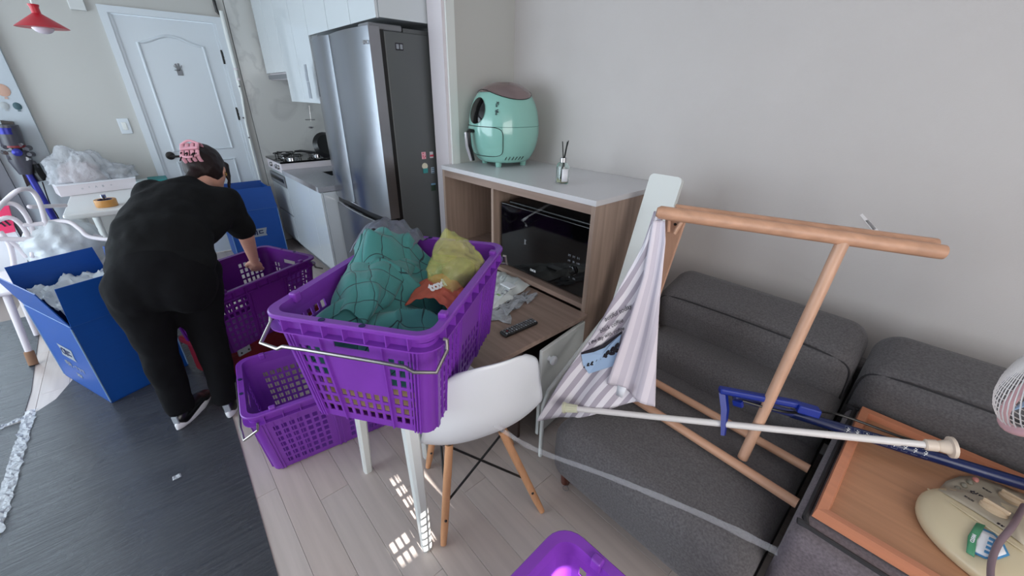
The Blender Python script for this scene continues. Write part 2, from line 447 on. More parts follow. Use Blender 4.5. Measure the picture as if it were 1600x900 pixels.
def organic(name, prims, m, parent, voxel=.01, smooth=4, label=None, cutz=None, nz=0, nscale=8, decim=0):
    """tapered capsules / ellipsoids fused into one continuous surface"""
    mb = MB()
    for p in prims:
        if p[0] == 'c':
            _, a, b, r1, r2 = p; a = Vector(a); b = Vector(b); d = b-a; L_ = d.length
            q = d.to_track_quat('Z', 'Y').to_matrix().to_4x4(); q.translation = a
            prof = [(max(1e-4, r1*math.cos(t)), r1*math.sin(t)) for t in [(-90+15*i)*PI/180 for i in range(7)]]
            prof += [(max(1e-4, r2*math.cos(t)), L_+r2*math.sin(t)) for t in [15*i*PI/180 for i in range(7)]]
            mb.lathe(prof, 20, q)
        else:
            _, c, rad, axx, axy = p
            T = frame(Vector(c), axx, axy)
            b2 = MB(); b2.ball((0, 0, 0), 1, rad, 12); mb.add(b2.v, b2.f, T)
    me = bpy.data.meshes.new(name); me.from_pydata([tuple(v) for v in mb.v], [], mb.f)
    o = bpy.data.objects.new(name, me); COL.objects.link(o)
    r = o.modifiers.new('r', 'REMESH'); r.mode = 'VOXEL'; r.voxel_size = voxel
    s_ = o.modifiers.new('s', 'SMOOTH'); s_.iterations = smooth; s_.factor = .6
    dg = bpy.context.evaluated_depsgraph_get(); dg.update()
    m2 = bpy.data.meshes.new_from_object(o.evaluated_get(dg)); bpy.data.objects.remove(o)
    m2.name = name
    bm = bmesh.new(); bm.from_mesh(m2)
    if cutz:
        for co, no in cutz:
            bmesh.ops.bisect_plane(bm, geom=bm.verts[:]+bm.edges[:]+bm.faces[:], plane_co=co, plane_no=no, clear_outer=True)
    if nz:
        bm.normal_update()
        for v in bm.verts:
            n_ = noise.noise(v.co*nscale)+.5*noise.noise(v.co*nscale*2.3)
            v.co += v.normal*nz*n_
    for f in bm.faces: f.smooth = True
    if parent: bm.transform(wm(parent).inverted())
    bm.to_mesh(m2); bm.free(); m2.materials.clear(); m2.materials.append(m)
    o = bpy.data.objects.new(name, m2); COL.objects.link(o); o.parent = parent
    if label: o['label'] = label
    return o

# ============================================================ THE SETTING
WY, PX, DX, PLX = -1.998, 2.2, 4.85, 4.80      # right wall, partition plane, door wall, pillar plane
ZC = 2.35
fl = struct('floor', MB().box((-1.8, -2.0, -.06), (5.0, 2.9, -.008)), M['floorbase'])
# planks (parts of the floor) laid along the room
k = 0; PW = .115; PL = .92; G = .0005
pm = {}
y = WY; row = 0
while y < .95:
    x = -.5 - (row*.37) % PL
    while x < 4.85:
        x0, x1 = max(x, -.6), min(x+PL, 4.85)
        if x1-x0 > .05 and not (y > .2 and x1 < 2.6) and not (y < -1.45 and x1 > 1.05):
            key = (round(x1-x0, 3), k % 3)
            if key not in pm:
                L_ = x1-x0; b = .0008
                mb = MB(); vs = [(-L_/2+G, -PW/2+G, 0), (L_/2-G, -PW/2+G, 0), (L_/2-G, PW/2-G, 0), (-L_/2+G, PW/2-G, 0)]
                lo = [(p[0], p[1], -.008) for p in vs]
                ed = [(p[0], p[1], -b) for p in vs]
                tp = [(p[0]*(1-2*b/L_), p[1]*(1-2*b/PW), 0) for p in vs]
                mb.add(lo+ed+tp, [(3, 2, 1, 0)]+[(i, (i+1) % 4, 4+(i+1) % 4, 4+i) for i in range(4)]+[(4+i, 4+(i+1) % 4, 8+(i+1) % 4, 8+i) for i in range(4)]+[(8, 9, 10, 11)])
                pm[key] = mesh_from(mb, 'plank', PLK[k % 3], 0)
            o = bpy.data.objects.new('plank', pm[key]); COL.objects.link(o); o.parent = fl
            o.location = ((x0+x1)/2, y+PW/2, 0)
        x += PL; k += 1
    y += PW; row += 1
struct('ceiling', MB().box((-1.8, -2.0, ZC), (5.0, 2.9, ZC+.05)), M['ceil'])
wr = struct('wall_right', MB().box((-1.8, WY-.1, -.06), (PX+.1, WY, ZC)), M['wall'])
mb = MB()
for q, w in (((1352, 343), 9), ((1361, 352), 7)):
    a = at(q[0]-7, q[1]-8, 'y', WY+.0012); b = at(q[0]+14, q[1]+16, 'y', WY+.0012)
    d = (b-a).normalized(); n_ = d.cross(Vector((0, 1, 0)))*.006
    mb.prism([a-n_, b-n_*1.3, b+n_, a+n_*.6], (0, .0012, 0))
part('torn_paper_strip', mb, mat('torn_paper', (236, 232, 232), .9), wr, label='whitish torn strip where wallpaper peeled')
# partition between kitchen and living area
mb = MB().box((PX, WY, 0), (PX+.14, -1.462, ZC)); wp = struct('wall_partition', mb, M['wall_door'])
mb = MB().box((PX-.002, -1.475, 0), (PX+.146, -1.455, ZC)); struct('trim_1', mb, M['trim'])
mb = MB().box((PX-.016, -1.53, 0), (PX, -1.475, ZC)); struct('trim_2', mb, M['whitepaint'])
# kitchen side wall, marble
struct('wall_kitchen', MB().box((PX+.14, -1.8, 0), (DX, -1.70, ZC)), M['marble'])
wd = struct('wall_door_side', MB().box((DX, -.94, 0), (DX+.1, -.886, ZC)).box((DX, -.09, 0), (DX+.1, .70, ZC)).box((DX, -.886, 2.075), (DX+.1, -.09, ZC)), M['wall_door'])
struct('wall_splashback', MB().box((DX-.006, -1.72, 0), (DX+.1, -.945, ZC)), M['marble'])
# pillar with side wall to the left
struct('wall_left', MB().box((PLX, .502, 0), (PLX+.15, 1.05, ZC)).box((PLX, 1.05, 0), (PLX+.15, 2.9, .12)).box((PLX, 1.05, 2.2), (PLX+.15, 2.9, ZC)).box((PLX, 2.75, 0), (PLX+.15, 2.9, ZC)), M['wall_blue'])
mb = MB().box((PLX-.03, .757, 0), (PLX, .85, 2.1)); struct('trim_3', mb, mat('grey_door_jamb', (112, 114, 122), .5))
mb = MB()
for i in range(5): mb.box((PLX-.05+.01*(i % 2), .855+.036*i, 0), (PLX, .88+.036*i, 2.1))
struct('trim_4', mb, mat('sliding_track', (196, 204, 212), .3))
w3 = struct('window_3', MB().box((PLX+.03, 1.05, .12), (PLX+.08, 2.75, .18)).box((PLX+.03, 1.05, 2.14), (PLX+.08, 2.75, 2.2)).box((PLX+.03, 1.05, .18), (PLX+.08, 1.11, 2.14)).box((PLX+.03, 2.69, .18), (PLX+.08, 2.75, 2.14)), M['whitepaint'])
part('pane', MB().box((PLX+.05, 1.11, .18), (PLX+.056, 2.69, 2.14)), M['glass'], w3)
# far walls of the room that the camera does not see: balcony window (left) and back window
struct('wall_balcony', MB().box((-1.8, 2.9, 0), (5.0, 3.0, .2)).box((-1.8, 2.9, 2.25), (5.0, 3.0, ZC)).box((-1.8, 2.9, .2), (1.05, 3.0, 2.25)).box((4.45, 2.9, .2), (5.0, 3.0, 2.25)), M['wall_blue'])
w1 = struct('window_1', MB().box((1.05, 2.92, .2), (4.45, 2.97, .26)).box((1.05, 2.92, 2.19), (4.45, 2.97, 2.25)).box((1.05, 2.92, .26), (1.11, 2.97, 2.19)).box((4.39, 2.92, .26), (4.45, 2.97, 2.19)).box((2.72, 2.92, .26), (2.78, 2.97, 2.19)), M['whitepaint'])
part('pane', MB().box((1.11, 2.94, .26), (2.72, 2.946, 2.19)).box((2.78, 2.94, .26), (4.39, 2.946, 2.19)), M['glass'], w1)
# back wall: unseen blind added to mask the sun, its gap leaves one small patch
SX = -1.8
def slot(y): return y
gy0, gy1 = -.475, -.215
tz = (SX-.36)*math.tan(-R(30))
gz0, gz1 = .30+tz, .50+tz
struct('wall_back', MB().box((SX-.1, -2.1, 0), (SX, 3.0, .5)).box((SX-.1, -2.1, 2.3), (SX, 3.0, ZC)).box((SX-.1, -2.1, .5), (SX, -.9, 2.3)).box((SX-.1, 2.0, .5), (SX, 3.0, 2.3)), M['wall'])
w2 = struct('window_2', MB().box((SX-.08, -.9, .5), (SX-.03, -.84, 2.3)).box((SX-.08, 1.94, .5), (SX-.03, 2.0, 2.3)).box((SX-.08, -.84, .5), (SX-.03, 1.94, .56)).box((SX-.08, -.84, 2.24), (SX-.03, 1.94, 2.3)), M['whitepaint'])
part('sun_mask_blind', MB().box((SX-.02, -.92, .5), (SX-.012, gy0, 2.3)).box((SX-.02, gy1, .5), (SX-.012, 2.02, 2.3)).box((SX-.02, gy0, .5), (SX-.012, gy1, gz0)).box((SX-.02, gy0, gz1), (SX-.012, gy1, 2.3)), M['sun_mask'], w2)

# ---- door
DY0, DY1, DZ = -.829, -.147, 2.022
mb = MB()
mb.box((DX-.03, -.886, 0), (DX+.09, DY0-.008, 2.075)).box((DX-.03, DY1+.008, 0), (DX+.09, -.09, 2.075)).box((DX-.03, DY0-.008, DZ+.006), (DX+.09, DY1+.008, 2.075))
mb.box((DX-.018, DY0-.008, 0), (DX+.0, DY0+.012, DZ+.006)).box((DX-.018, DY1-.012, 0), (DX, DY1+.008, DZ+.006))
struct('trim_5', mb, M['door'])
dr = struct('door_1', MB().box((DX-.008, DY0+.002, .008), (DX+.03, DY1-.002, DZ)), M['door'])
def raised(pts, name):               # raised moulding following a closed outline
    mb = MB(); mb.tube([Vector((DX-.010, p[0], p[1])) for p in pts], .011, 8, closed=True, flat=1, ref=(1, 0, 0))
    part(name, mb, M['door'], dr)
yl, yr = -.262, -.700
top = [(yl, 1.84)] + [(yl+(yr-yl)*t, 1.84+.062*(math.sin(PI*t)**2)) for t in [i/14 for i in range(1, 14)]] + [(yr, 1.84)]
raised(top+[(yr-.01, 1.0), (yl+.0, 1.0)], 'panel_moulding')
raised([(yl, .9), (yr, .9), (yr, .18), (yl, .18)], 'panel_moulding')
mb = MB().prism([(DX-.0095, p[0]+(.012 if p[0] < (yl+yr)/2 else -.012), p[1]-.016) for p in top+[(yr, 1.03), (yl, 1.03)]], (.006, 0, 0))
part('raised_panel', mb, M['door'], dr)
mb = MB().lathe([(.034, 0), (.034, .012), (.022, .02)], 24, frame((DX-.008, -.222, .962), (0, 0, 1), (0, 1, 0)))
mb.tube([(DX-.02, -.222, .962), (DX-.06, -.222, .962), (DX-.062, -.26, .958), (DX-.06, -.37, .95)], .0095, 10)
part('door_handle', mb, M['black'], dr, label='black lever handle on round rose')
for z in (1.77, 1.30):
    mb = MB().box((DX-.022, DY0-.006, z-.055), (DX-.006, DY0+.008, z+.055))
    for s in (-.03, 0, .03): mb.tube([(DX-.026, DY0, z+s-.012), (DX-.026, DY0, z+s+.012)], .008, 8)
    part('hinge', mb, M['black'], dr)
mb = MB(); c = Vector((DX-.013, -.481, 1.645))
for a, l in ((60, .05), (85, .058), (108, .056), (130, .05), (170, .035)):
    mb.tube([c, c+Vector((0, -math.cos(R(a))*l, math.sin(R(a))*l))], .007, 6, flat=.3)
mb.box(c+Vector((-.001, -.02, -.035)), c+Vector((.001, .02, .012)))
part('hand_sticker', mb, M['grey'], dr, label='small grey hand-shaped sticker')

# ============================================================ KITCHEN
# upper cabinets
FY = -1.148
segs = [(4.80, 4.50, 1.65), (4.50, 4.17, 1.65), (4.17, 3.80, 1.42), (3.80, 3.45, 1.42), (3.45, 3.06, 1.86), (3.06, 2.70, 1.86), (2.70, 2.36, 1.86)]
for i, (xa, xb, zb) in enumerate(segs):
    nm = ['far end above the range hood', 'above the hood, second from the door wall', 'longer wall cabinet hanging left of the fridge', 'longer wall cabinet tucked behind the fridge edge',
          'above the fridge, leftmost', 'above the fridge, middle', 'above the fridge, next to the partition'][i]
    t = thing('wall_cabinet', 'glossy white wall cabinet %s' % nm, 'cabinet', ((xa+xb)/2, -1.42, zb), group='glossy kitchen wall cabinets')
    part('body', MB().box((xb, -1.69, zb+.004), (xa, FY-.02, 2.34)), M['gloss'], t)
    part('door', MB().rbox((xb+.0025, FY-.018, zb), (xa-.0025, FY, 2.335), .003, 1), M['gloss'], t)
t = thing('range_hood', 'slim grey range hood under the white wall cabinets', 'hood', (4.48, -1.4, 1.59))
part('body', MB().box((4.18, -1.68, 1.595), (4.80, FY-.03, 1.65)), M['trim'], t)
part('visor', MB().box((4.19, FY-.03, 1.60), (4.79, FY-.008, 1.636)), M['grey'], t)
# base units
CF = -.985; CX0 = 3.32
t = thing('base_cabinet', 'glossy white base cabinet beside the fridge', 'cabinet', (3.9, -1.3, 0))
part('body', MB().box((CX0, -1.68, .10), (4.30, CF-.02, .785)), M['gloss'], t)
part('plinth', MB().box((CX0, -1.66, 0), (4.84, CF-.06, .10)), M['grey'], t)
for a, b in ((CX0+.002, 3.62), (3.62, 4.30)):
    part('door', MB().rbox((a+.002, CF-.018, .105), (b-.002, CF, .782), .003, 1), M['gloss'], t)
t = thing('oven_cabinet', 'white cabinet with dark grille below the gas hob', 'cabinet', (4.57, -1.3, .1))
part('body', MB().box((4.31, -1.68, .10), (4.84, CF-.02, .80)), M['gloss'], t)
part('drawer', MB().rbox((4.312, CF-.018, .39), (4.836, CF, .655), .003, 1), M['gloss'], t)
part('drawer', MB().rbox((4.312, CF-.018, .11), (4.836, CF, .37), .003, 1), M['gloss'], t)
g = part('grille', MB().box((4.315, CF-.01, .665), (4.83, CF+.006, .76)), M['grey'], t, label='grey vent grille')
part('slot', MB().box((4.35, CF+.006, .70), (4.8, CF+.009, .735)), M['black'], g)
t = thing('countertop', 'grey speckled kitchen countertop with a sink cut-out', 'countertop', (3.8, -1.33, .785))
mb = MB().box((CX0, -1.69, .79), (3.40, CF+.012, .83)).box((3.40, -1.24, .79), (4.31, CF+.012, .83)).box((3.40, -1.69, .79), (4.31, -1.58, .83)).box((4.02, -1.58, .79), (4.31, -1.24, .83))
part('slab', mb, M['counter'], t)
mb = MB().box((3.40, -1.58, .66), (4.02, -1.24, .665)).box((3.40, -1.58, .66), (3.405, -1.24, .826)).box((4.015, -1.58, .66), (4.02, -1.24, .826)).box((3.40, -1.245, .66), (4.02, -1.24, .826)).box((3.40, -1.58, .66), (4.02, -1.575, .826))
part('sink_bowl', mb, mat('sink_steel', (70, 70, 72), .3, metal=1), t)
# gas hob
t = thing('gas_hob', 'black glass gas hob with three burners in the corner', 'hob', (4.57, -1.3, .80))
part('body', MB().box((4.31, -1.64, .80), (4.835, CF+.006, .885)), M['trim'], t)
part('glass_top', MB().rbox((4.305, -1.65, .885), (4.838, CF+.012, .903), .004, 1), M['blackgloss'], t)
for x in (4.40, 4.48, 4.66):
    mb = MB().lathe([(.021, 0), (.019, .018), (.004, .02)], 18, frame((x, CF+.006, .845), (1, 0, 0), (0, 0, -1)))
    part('knob', mb, M['chrome'], t)
for (x, y, r) in ((4.45, -1.12, .05), (4.70, -1.12, .05), (4.57, -1.40, .06)):
    bn = part('burner', MB().lathe([(r, .903), (r, .918), (r*.7, .926), (r*.4, .927)], 24, Matrix.Translation((x, y, 0))), M['chrome'], t)
    mb = MB()
    for a in range(4):
        c_, s_ = math.cos(a*PI/2+.4), math.sin(a*PI/2+.4)
        mb.tube([(x+c_*.10, y+s_*.10, .905), (x+c_*.10, y+s_*.10, .94), (x+c_*.03, y+s_*.03, .94)], .005, 6)
    mb.tube([(x+.1*math.cos(i*PI/8), y+.1*math.sin(i*PI/8), .935) for i in range(16)], .004, 6, closed=True)
    part('pan_support', mb, M['black'], t)
t = thing('frying_pan', 'black frying pan leaning at the back of the hob', 'pan', (4.33, -1.46, .945))
T_ = frame((4.30, -1.42, 1.03), (0, 1, .2), (.25, 0, 1))
part('bowl', MB().lathe([(.09, -.02), (.12, .02), (.124, .02), (.094, -.024)], 28, T_), M['black'], t)
part('handle', MB().tube([(4.36, -1.33, .96), (4.52, -1.23, .965), (4.60, -1.20, .955)], [.010, .012, .009], 10), M['black'], t)
# small tap/shelf line behind
t = thing('wall_hook_rail', 'thin chrome rail fixed on the marble by the fridge', 'rail', (4.7, -1.2, 1.2))
a = at(477, 187, 'x', DX-.03); b = at(492, 187, 'x', DX-.03)
mb = MB().tube([a, b], .004, 8); a2 = at(483, 165, 'x', DX-.03); mb.tube([a2, at(486, 190, 'x', DX-.03)], .003, 8)
c = at(486, 199, 'x', DX-.04); mb.ball(c, .028, (1, 1, .45), 8)
part('rail', mb, M['chrome'], t)

# ---- fridge
FX0, FX1, FYF, FYB, FZ = 2.372, 3.31, -1.078, -1.67, 1.822
t = thing('refrigerator', 'tall stainless steel refrigerator with double doors over a drawer', 'refrigerator', ((FX0+FX1)/2, -1.35, 0))
part('body', MB().rbox((FX0+.01, FYB, .02), (FX1-.01, FYF-.115, FZ-.012), .008, 2), M['fridge_side'], t)
def curved_door(x0, x1, z0, z1, name, m):
    cx = (FX0+FX1)/2; w = (FX1-FX0)/2
    if name == 'door': cx = (x0+x1)/2; w = (x1-x0)/2
    def yf(x): return FYF - (.024 if name == 'door' else .022)*((x-cx)/w)**2
    n = 20; mb = MB(); poly = [(x0, FYF-.085, z0)]
    pts = [x0+(x1-x0)*i/n for i in range(n+1)]
    poly = [(x0, FYF-.088, z0)]+[(x0, yf(x0)-.006, z0)]+[(x, yf(x), z0) for x in pts[0:]] + [(x1, FYF-.088, z0)]
    mb.prism(poly, (0, 0, z1-z0)); return part(name, mb, m, t, smooth=30)
XS = 2.94
d1 = curved_door(FX0, XS-.003, .765, FZ, 'door', M['steel'])
d2 = curved_door(XS+.003, FX1, .765, FZ, 'door', M['steel'])
dd = curved_door(FX0, FX1, .07, .70, 'drawer', M['steel'])
part('gasket', MB().box((FX0+.012, FYF-.117, .08), (FX1-.012, FYF-.088, FZ-.01)), M['black'], t)
part('recess', MB().box((FX0+.02, FYF-.09, .70), (FX1-.02, FYF-.03, .765)), M['black'], t, label='black recessed grip between doors and drawer')
pts = [(FX0+.02+(FX1-FX0-.04)*i/12, FYF-.012-.022*((i/6-1)**2), .706-.004*math.sin(PI*i/12)) for i in range(13)]
part('handle', MB().tube(pts, .011, 8), M['chrome'], t, label='chrome trim of the drawer grip')
part('handle', MB().tube([Vector(p)+Vector((0, 0, .06)) for p in pts], .004, 6), M['chrome'], t)
for x in (FX0+.08, FX1-.08):
    part('hinge_cover', MB().rbox((x-.07, FYF-.23, FZ-.012), (x+.06, FYF-.03, FZ+.018), .008, 2), M['grey'], t)
part('top_plate', MB().box((FX0+.02, FYB+.02, FZ-.012), (FX1-.02, FYF-.24, FZ+.008)), M['fridge_side'], t)
mb = MB().prism([at(*q, 'y', FYF+.001-.012) for q in ((492, 95), (501, 95), (508, 150), (500, 151))], (0, .004, 0))
part('display', mb, mat('display_dark', (52, 56, 62), .12), d2, label='narrow dark control display')
mb = MB()
p0 = at(571, 66, 'y', FYF-.016)
text(d1, 'DIOS', .026, frame(p0+Vector((0, .004, 0)), (-1, 0, 0), (0, 0, 1)), M['chrome'], bold=.0005)
# printed stickers along the left door edge
mb = MB()
for i, (q, w, h) in enumerate((((478, 108), .022, .06), ((480, 121), .024, .05), ((483, 135), .026, .06), ((485, 148), .028, .05))):
    c = at(q[0], q[1], 'y', FYF-.014); mb.box(c-Vector((w, 0, h/2)), c+Vector((w, .003, h/2)))
part('sticker', mb, M['printgrey'], d2, label='pale peeling stickers at door edge')
# energy sticker on the side
c = at(624, 73, 'x', FX0+.009)
st = part('sticker', MB().box(c-Vector((.001, .024, .018)), c+Vector((0, .024, .018))), M['printdark'], t)
mb = MB()
for s in (-.0115, .0115): mb.box(c+Vector((-.002, s-.008, -.012)), c+Vector((-.0005, s+.008, .012)))
part('sticker_print', mb, M['printgrey'], st)
# magnets on the side, each on its own
mag = [((662, 243), (.030, .044), (238, 178, 192), 'pink rectangular magnet with red marks on the fridge side, upper left', (200, 60, 80)),
       ((674, 242), (.026, .040), (206, 206, 212), 'pale magnet with a red wave on the fridge side, upper right', (206, 70, 90)),
       ((664, 263), (.028, .042), (226, 222, 200), 'cream round-topped magnet with teal base on the fridge side', (60, 150, 150)),
       ((676, 266), (.024, .040), (168, 182, 196), 'blue grey striped magnet on the fridge side', (90, 120, 140)),
       ((677, 292), (.034, .052), (44, 66, 52), 'dark green magnet with a light blue edge, lowest on the fridge side', (110, 150, 180))]
for i, (q, (w, h), cc, lb, c2) in enumerate(mag):
    c = at(*q, 'x', FX0+.007)
    mm = mat('magnet_%s' % ('pink', 'pale', 'cream', 'stripe', 'green')[i], cc, .4); m2 = mat('magnet_print_%s' % ('pink', 'pale', 'cream', 'stripe', 'green')[i], c2, .4)
    t2 = thing('fridge_magnet', lb, 'magnet', c-Vector((0, 0, h/2)), group='magnets on the fridge side')
    mb = MB()
    if i == 2:
        mb.lathe([(.02, 0), (.02, .006)], 20, frame(c+Vector((.002, 0, .014)), (0, 1, 0), (0, 0, -1)))
        part('plate', mb, mm, t2)
        part('print', MB().box(c+Vector((-.005, -.018, -.03)), c+Vector((.002, .014, .0))), m2, t2)
    else:
        mb.rbox(c+Vector((-.004, -w/2, -h/2)), c+Vector((.002, w/2, h/2)), .002, 1)
        part('plate', mb, mm, t2)
        mb = MB()
        if i == 4: mb.box(c+Vector((-.0055, -w/2, h/2-.012)), c+Vector((-.003, w/2, h/2)))
        elif i == 3:
            for zz in (-.014, 0, .012): mb.box(c+Vector((-.0055, -w/2+.002, zz-.003)), c+Vector((-.003, w/2-.002, zz+.003)))
        elif i == 1: mb.box(c+Vector((-.0055, -w/2, -.01)), c+Vector((-.003, w/2, .002)))
        else:
            for yy, zz in ((-.008, -.006), (.007, -.002), (.002, -.014), (.006, .014)): mb.box(c+Vector((-.0055, yy-.003, zz-.004)), c+Vector((-.003, yy+.003, zz+.004)))
        part('print', mb, m2, t2)

# ---- pipe by the door, switch, box on the wall, lamp
t = thing('wall_pipe', 'white pipe with small joints running down beside the door', 'pipe', (DX-.03, -.905, 1.0))
a = [at(x, y, 'x', DX-.03) for x, y in ((345, 17), (356, 62), (368, 108), (371, 125), (378, 150), (385, 195), (398, 250), (412, 300))]
part('pipe', MB().tube(a, [.016, .016, .015, .013, .011, .010, .010, .010], 12), M['whitepaint'], t)
part('elbow', MB().tube([at(334, 0, 'x', DX-.02), at(339, 18, 'x', DX-.02), at(346, 24, 'x', DX-.02)], .012, 10), M['black'], t, label='dark pipe end at the top')
for q in ((368, 108), (372, 124)): part('joint', MB().ball(at(*q, 'x', DX-.03), .019, (1, 1, .8), 8), M['trim'], t)
for q in ((380, 184), (389, 215), (374, 135)): part('clip', MB().ball(at(*q, 'x', DX-.04), .008, (1, 1, 1), 6), M['grey'], t)
c = at(195, 197, 'x', DX)
t = thing('light_switch', 'white rocker light switch on the wall left of the door', 'switch', c+Vector((-.004, 0, -.06)))
pl = part('plate', MB().rbox(c+Vector((-.010, -.036, -.06)), c+Vector((.0, .036, .06)), .004, 2), M['door'], t)
part('rocker', MB().rbox(c+Vector((-.016, -.014, -.03)), c+Vector((-.008, .016, .03)), .003, 1), M['whitepaint'], t)
t = thing('wall_thermostat', 'white box with dark display high on the wall', 'thermostat', at(120, 8, 'x', DX-.02)+Vector((0, 0, -.05)))
c = at(119, 5, 'x', DX)
part('case', MB().rbox(c+Vector((-.03, -.045, -.045)), c+Vector((0, .045, .14)), .005, 2), M['wall_white'], t)
part('display', MB().box(c+Vector((-.032, -.03, .03)), c+Vector((-.029, .03, .12))), mat('display_maroon', (70, 40, 46), .2), t)
LC = at(67, 44, 'x', 3.4)
t = thing('pendant_lamp', 'red cone pendant lamp hanging at the upper left', 'lamp', (LC.x, LC.y, LC.z))
part('shade', MB().lathe([(.100, 0), (.098, .003), (.026, .056), (.017, .063), (.017, .088), (.021, .098), (.021, .101), (.015, .101), (.015, .062), (.022, .053), (.094, .002)], 40, Matrix.Translation(LC)), M['red'], t)
part('bulb', MB().ball(LC+Vector((0, 0, .004)), .042, (1, 1, .72), 14), M['lamp_white'], t)
part('cord', MB().tube([LC+Vector((0, 0, .095)), (LC.x, LC.y, ZC)], .005, 6), M['whitepaint'], t)
# balloons (wall decals) on the pillar
for q, r, m, lb in (((4, 141), .036, 'balloon1', 'peach balloon shaped decal on the left wall'), ((7, 165), .022, 'balloon2', 'pale grey balloon decal on the left wall'), ((27, 166), .022, 'balloon3', 'dark teal balloon decal on the left wall')):
    c = at(*q, 'x', PLX-.002)
    t = thing('balloon_decal', lb, 'decal', c, group='balloon decals')
    part('balloon', MB().lathe([(.001, .004), (r*.7, .003), (r, .0)], 24, frame(c, (0, 1, 0), (0, .0, -1)), sy=1.15), M[m], t)
    part('basket', MB().box(c+Vector((-.002, -.008, -r*1.55)), c+Vector((0, .008, -r*1.25))), M[m], t)

# ============================================================ MICROWAVE CABINET
CXR, CXL, CYF, CZ = 1.005, 2.198, -1.40, 1.10
t = thing('microwave_cabinet', 'taupe woodgrain cabinet with white top holding the microwave', 'cabinet', ((CXR+CXL)/2, -1.7, 0))
part('side_panel', MB().box((CXR, WY+.002, 0), (CXR+.022, CYF, 1.075)), M['cab'], t)
part('side_panel', MB().box((CXL-.022, WY+.002, 0), (CXL, CYF, 1.075)), M['cab'], t)
part('divider', MB().box((1.70, WY+.002, .585), (1.72, CYF-.004, 1.04)), M['cab'], t)
part('rail', MB().box((CXR+.022, CYF-.022, 1.035), (CXL-.022, CYF, 1.075)), M['cab_h'], t)
part('back_panel', MB().box((CXR+.02, WY+.002, .02), (CXL-.02, WY+.012, 1.07)), M['cab'], t)
part('top', MB().rbox((CXR-.004, WY+.002, 1.075), (CXL+.0, CYF+.006, CZ), .002, 1), M['cabtop'], t, label='white laminate top')
part('shelf', MB().box((CXR+.022, WY+.012, .565), (CXL-.022, CYF-.002, .590)), M['cab_h'], t)
# lower low table part pulled out at right angle
t = thing('low_cabinet', 'low taupe woodgrain counter projecting from the cabinet', 'cabinet', (1.5, -1.0, 0))
part('top_slab', MB().rbox((.985, CYF+.001, .530), (2.18, -.66, .553), .002, 1), M['cab_h'], t)
part('back_panel', MB().box((2.14, CYF+.002, .0), (2.16, -.68, .53)), M['cab'], t)
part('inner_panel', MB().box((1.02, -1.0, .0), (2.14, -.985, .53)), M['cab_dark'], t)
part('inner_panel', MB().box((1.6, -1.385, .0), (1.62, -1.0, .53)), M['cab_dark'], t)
ang = R(7)
hinge = Vector((.998, -1.392, 0))
dvec = Vector((-math.sin(ang), math.cos(ang), 0)); nvec = Vector((math.cos(ang), math.sin(ang), 0))
T_ = frame(hinge, dvec, (0, 0, 1)); L_ = .345
dd = part('door', MB().rbox((0, .03, -.009), (L_, .515, .009), .004, 2, T=T_), M['whitepaint'], t, label='white door standing slightly ajar')
kn = Vector((L_-.05, .455, 0)); zsgn = 1 if (T_.to_3x3() @ Vector((0, 0, 1))).x < 0 else -1
mb = MB().lathe([(.011, 0), (.011, .012), (.020, .02), (.022, .03), (.014, .038), (.001, .039)], 22, T_ @ Matrix.Translation(kn+Vector((0, 0, zsgn*.008))) @ (Matrix() if zsgn > 0 else Matrix.Rotation(PI, 4, 'X')))
part('knob', mb, M['white'], dd)

# microwave
t = thing('microwave_oven', 'black glass-front microwave oven on the cabinet shelf', 'microwave', (1.36, -1.68, .59))
MX0, MX1, MYF, MZ0, MZ1 = 1.045, 1.66, -1.435, .604, .985
part('case', MB().rbox((MX0+.01, WY+.03, MZ0), (MX1-.02, MYF-.03, MZ1-.01), .01, 2), M['black'], t)
fr_ = part('door', MB().rbox((MX0, MYF-.03, MZ0-.004), (MX1+.012, MYF, MZ1-.02), .008, 2), M['blackgloss'], t)
for i in range(4): part('foot', MB().lathe([(.014, .590), (.014, .606)], 12, Matrix.Translation(((1.1, 1.6)[i % 2], (-1.48, -1.9)[i//2], 0))), M['black'], t)
Tm = frame((1.40, MYF+.0006, .635), (-1, 0, 0), (0, 0, 1))
text(fr_, 'DIOS', .018, Tm, M['printwhite'], bold=.0004)
for i, s in enumerate(('[=]', '[o]', '[~]', '(+)', '30', '1:00')):
    text(fr_, s, .012, frame((1.155-.028*(i % 3), MYF+.0006, .80-.028*(i//3)), (-1, 0, 0), (0, 0, 1)), M['printgrey'], name='key_print')
for i, s in enumerate(('C', 'OK')): text(fr_, s, .011, frame((1.145-.03*i, MYF+.0006, .685), (-1, 0, 0), (0, 0, 1)), M['printgrey'], name='key_print')
T_ = frame((1.125, MYF, .728), (1, 0, 0), (0, 0, -1))
part('dial', MB().lathe([(.024, 0), (.022, .012), (.018, .014), (.001, .014)], 28, T_), M['blackgloss'], t)
part('dial_ring', MB().tube([T_ @ Vector((.024*math.cos(a*PI/16), .024*math.sin(a*PI/16), .002)) for a in range(-4, 22)], .0012, 5), M['chrome'], t)
# film scraps on the microwave
mb = MB(); a = at(862, 318, 'z', MZ1-.004); b = at(820, 342, 'z', MZ1-.004); c = at(822, 352, 'y', MYF+.004); d = at(820, 382, 'y', MYF+.006)
pts = catmull([a, b, c, d], 6); 
vs = []; 
for i, p in enumerate(pts): vs += [p+Vector((.009+.004*math.sin(i), 0, .001)), p-Vector((.008+.004*math.cos(i*2), 0, 0))]
mb.add(vs, [(2*i, 2*i+1, 2*i+3, 2*i+2) for i in range(len(pts)-1)])
solo('adhesive_film_strip', mb, M['film'], 'clear torn film strip stuck over the microwave top edge', 'film', solid=.0008)

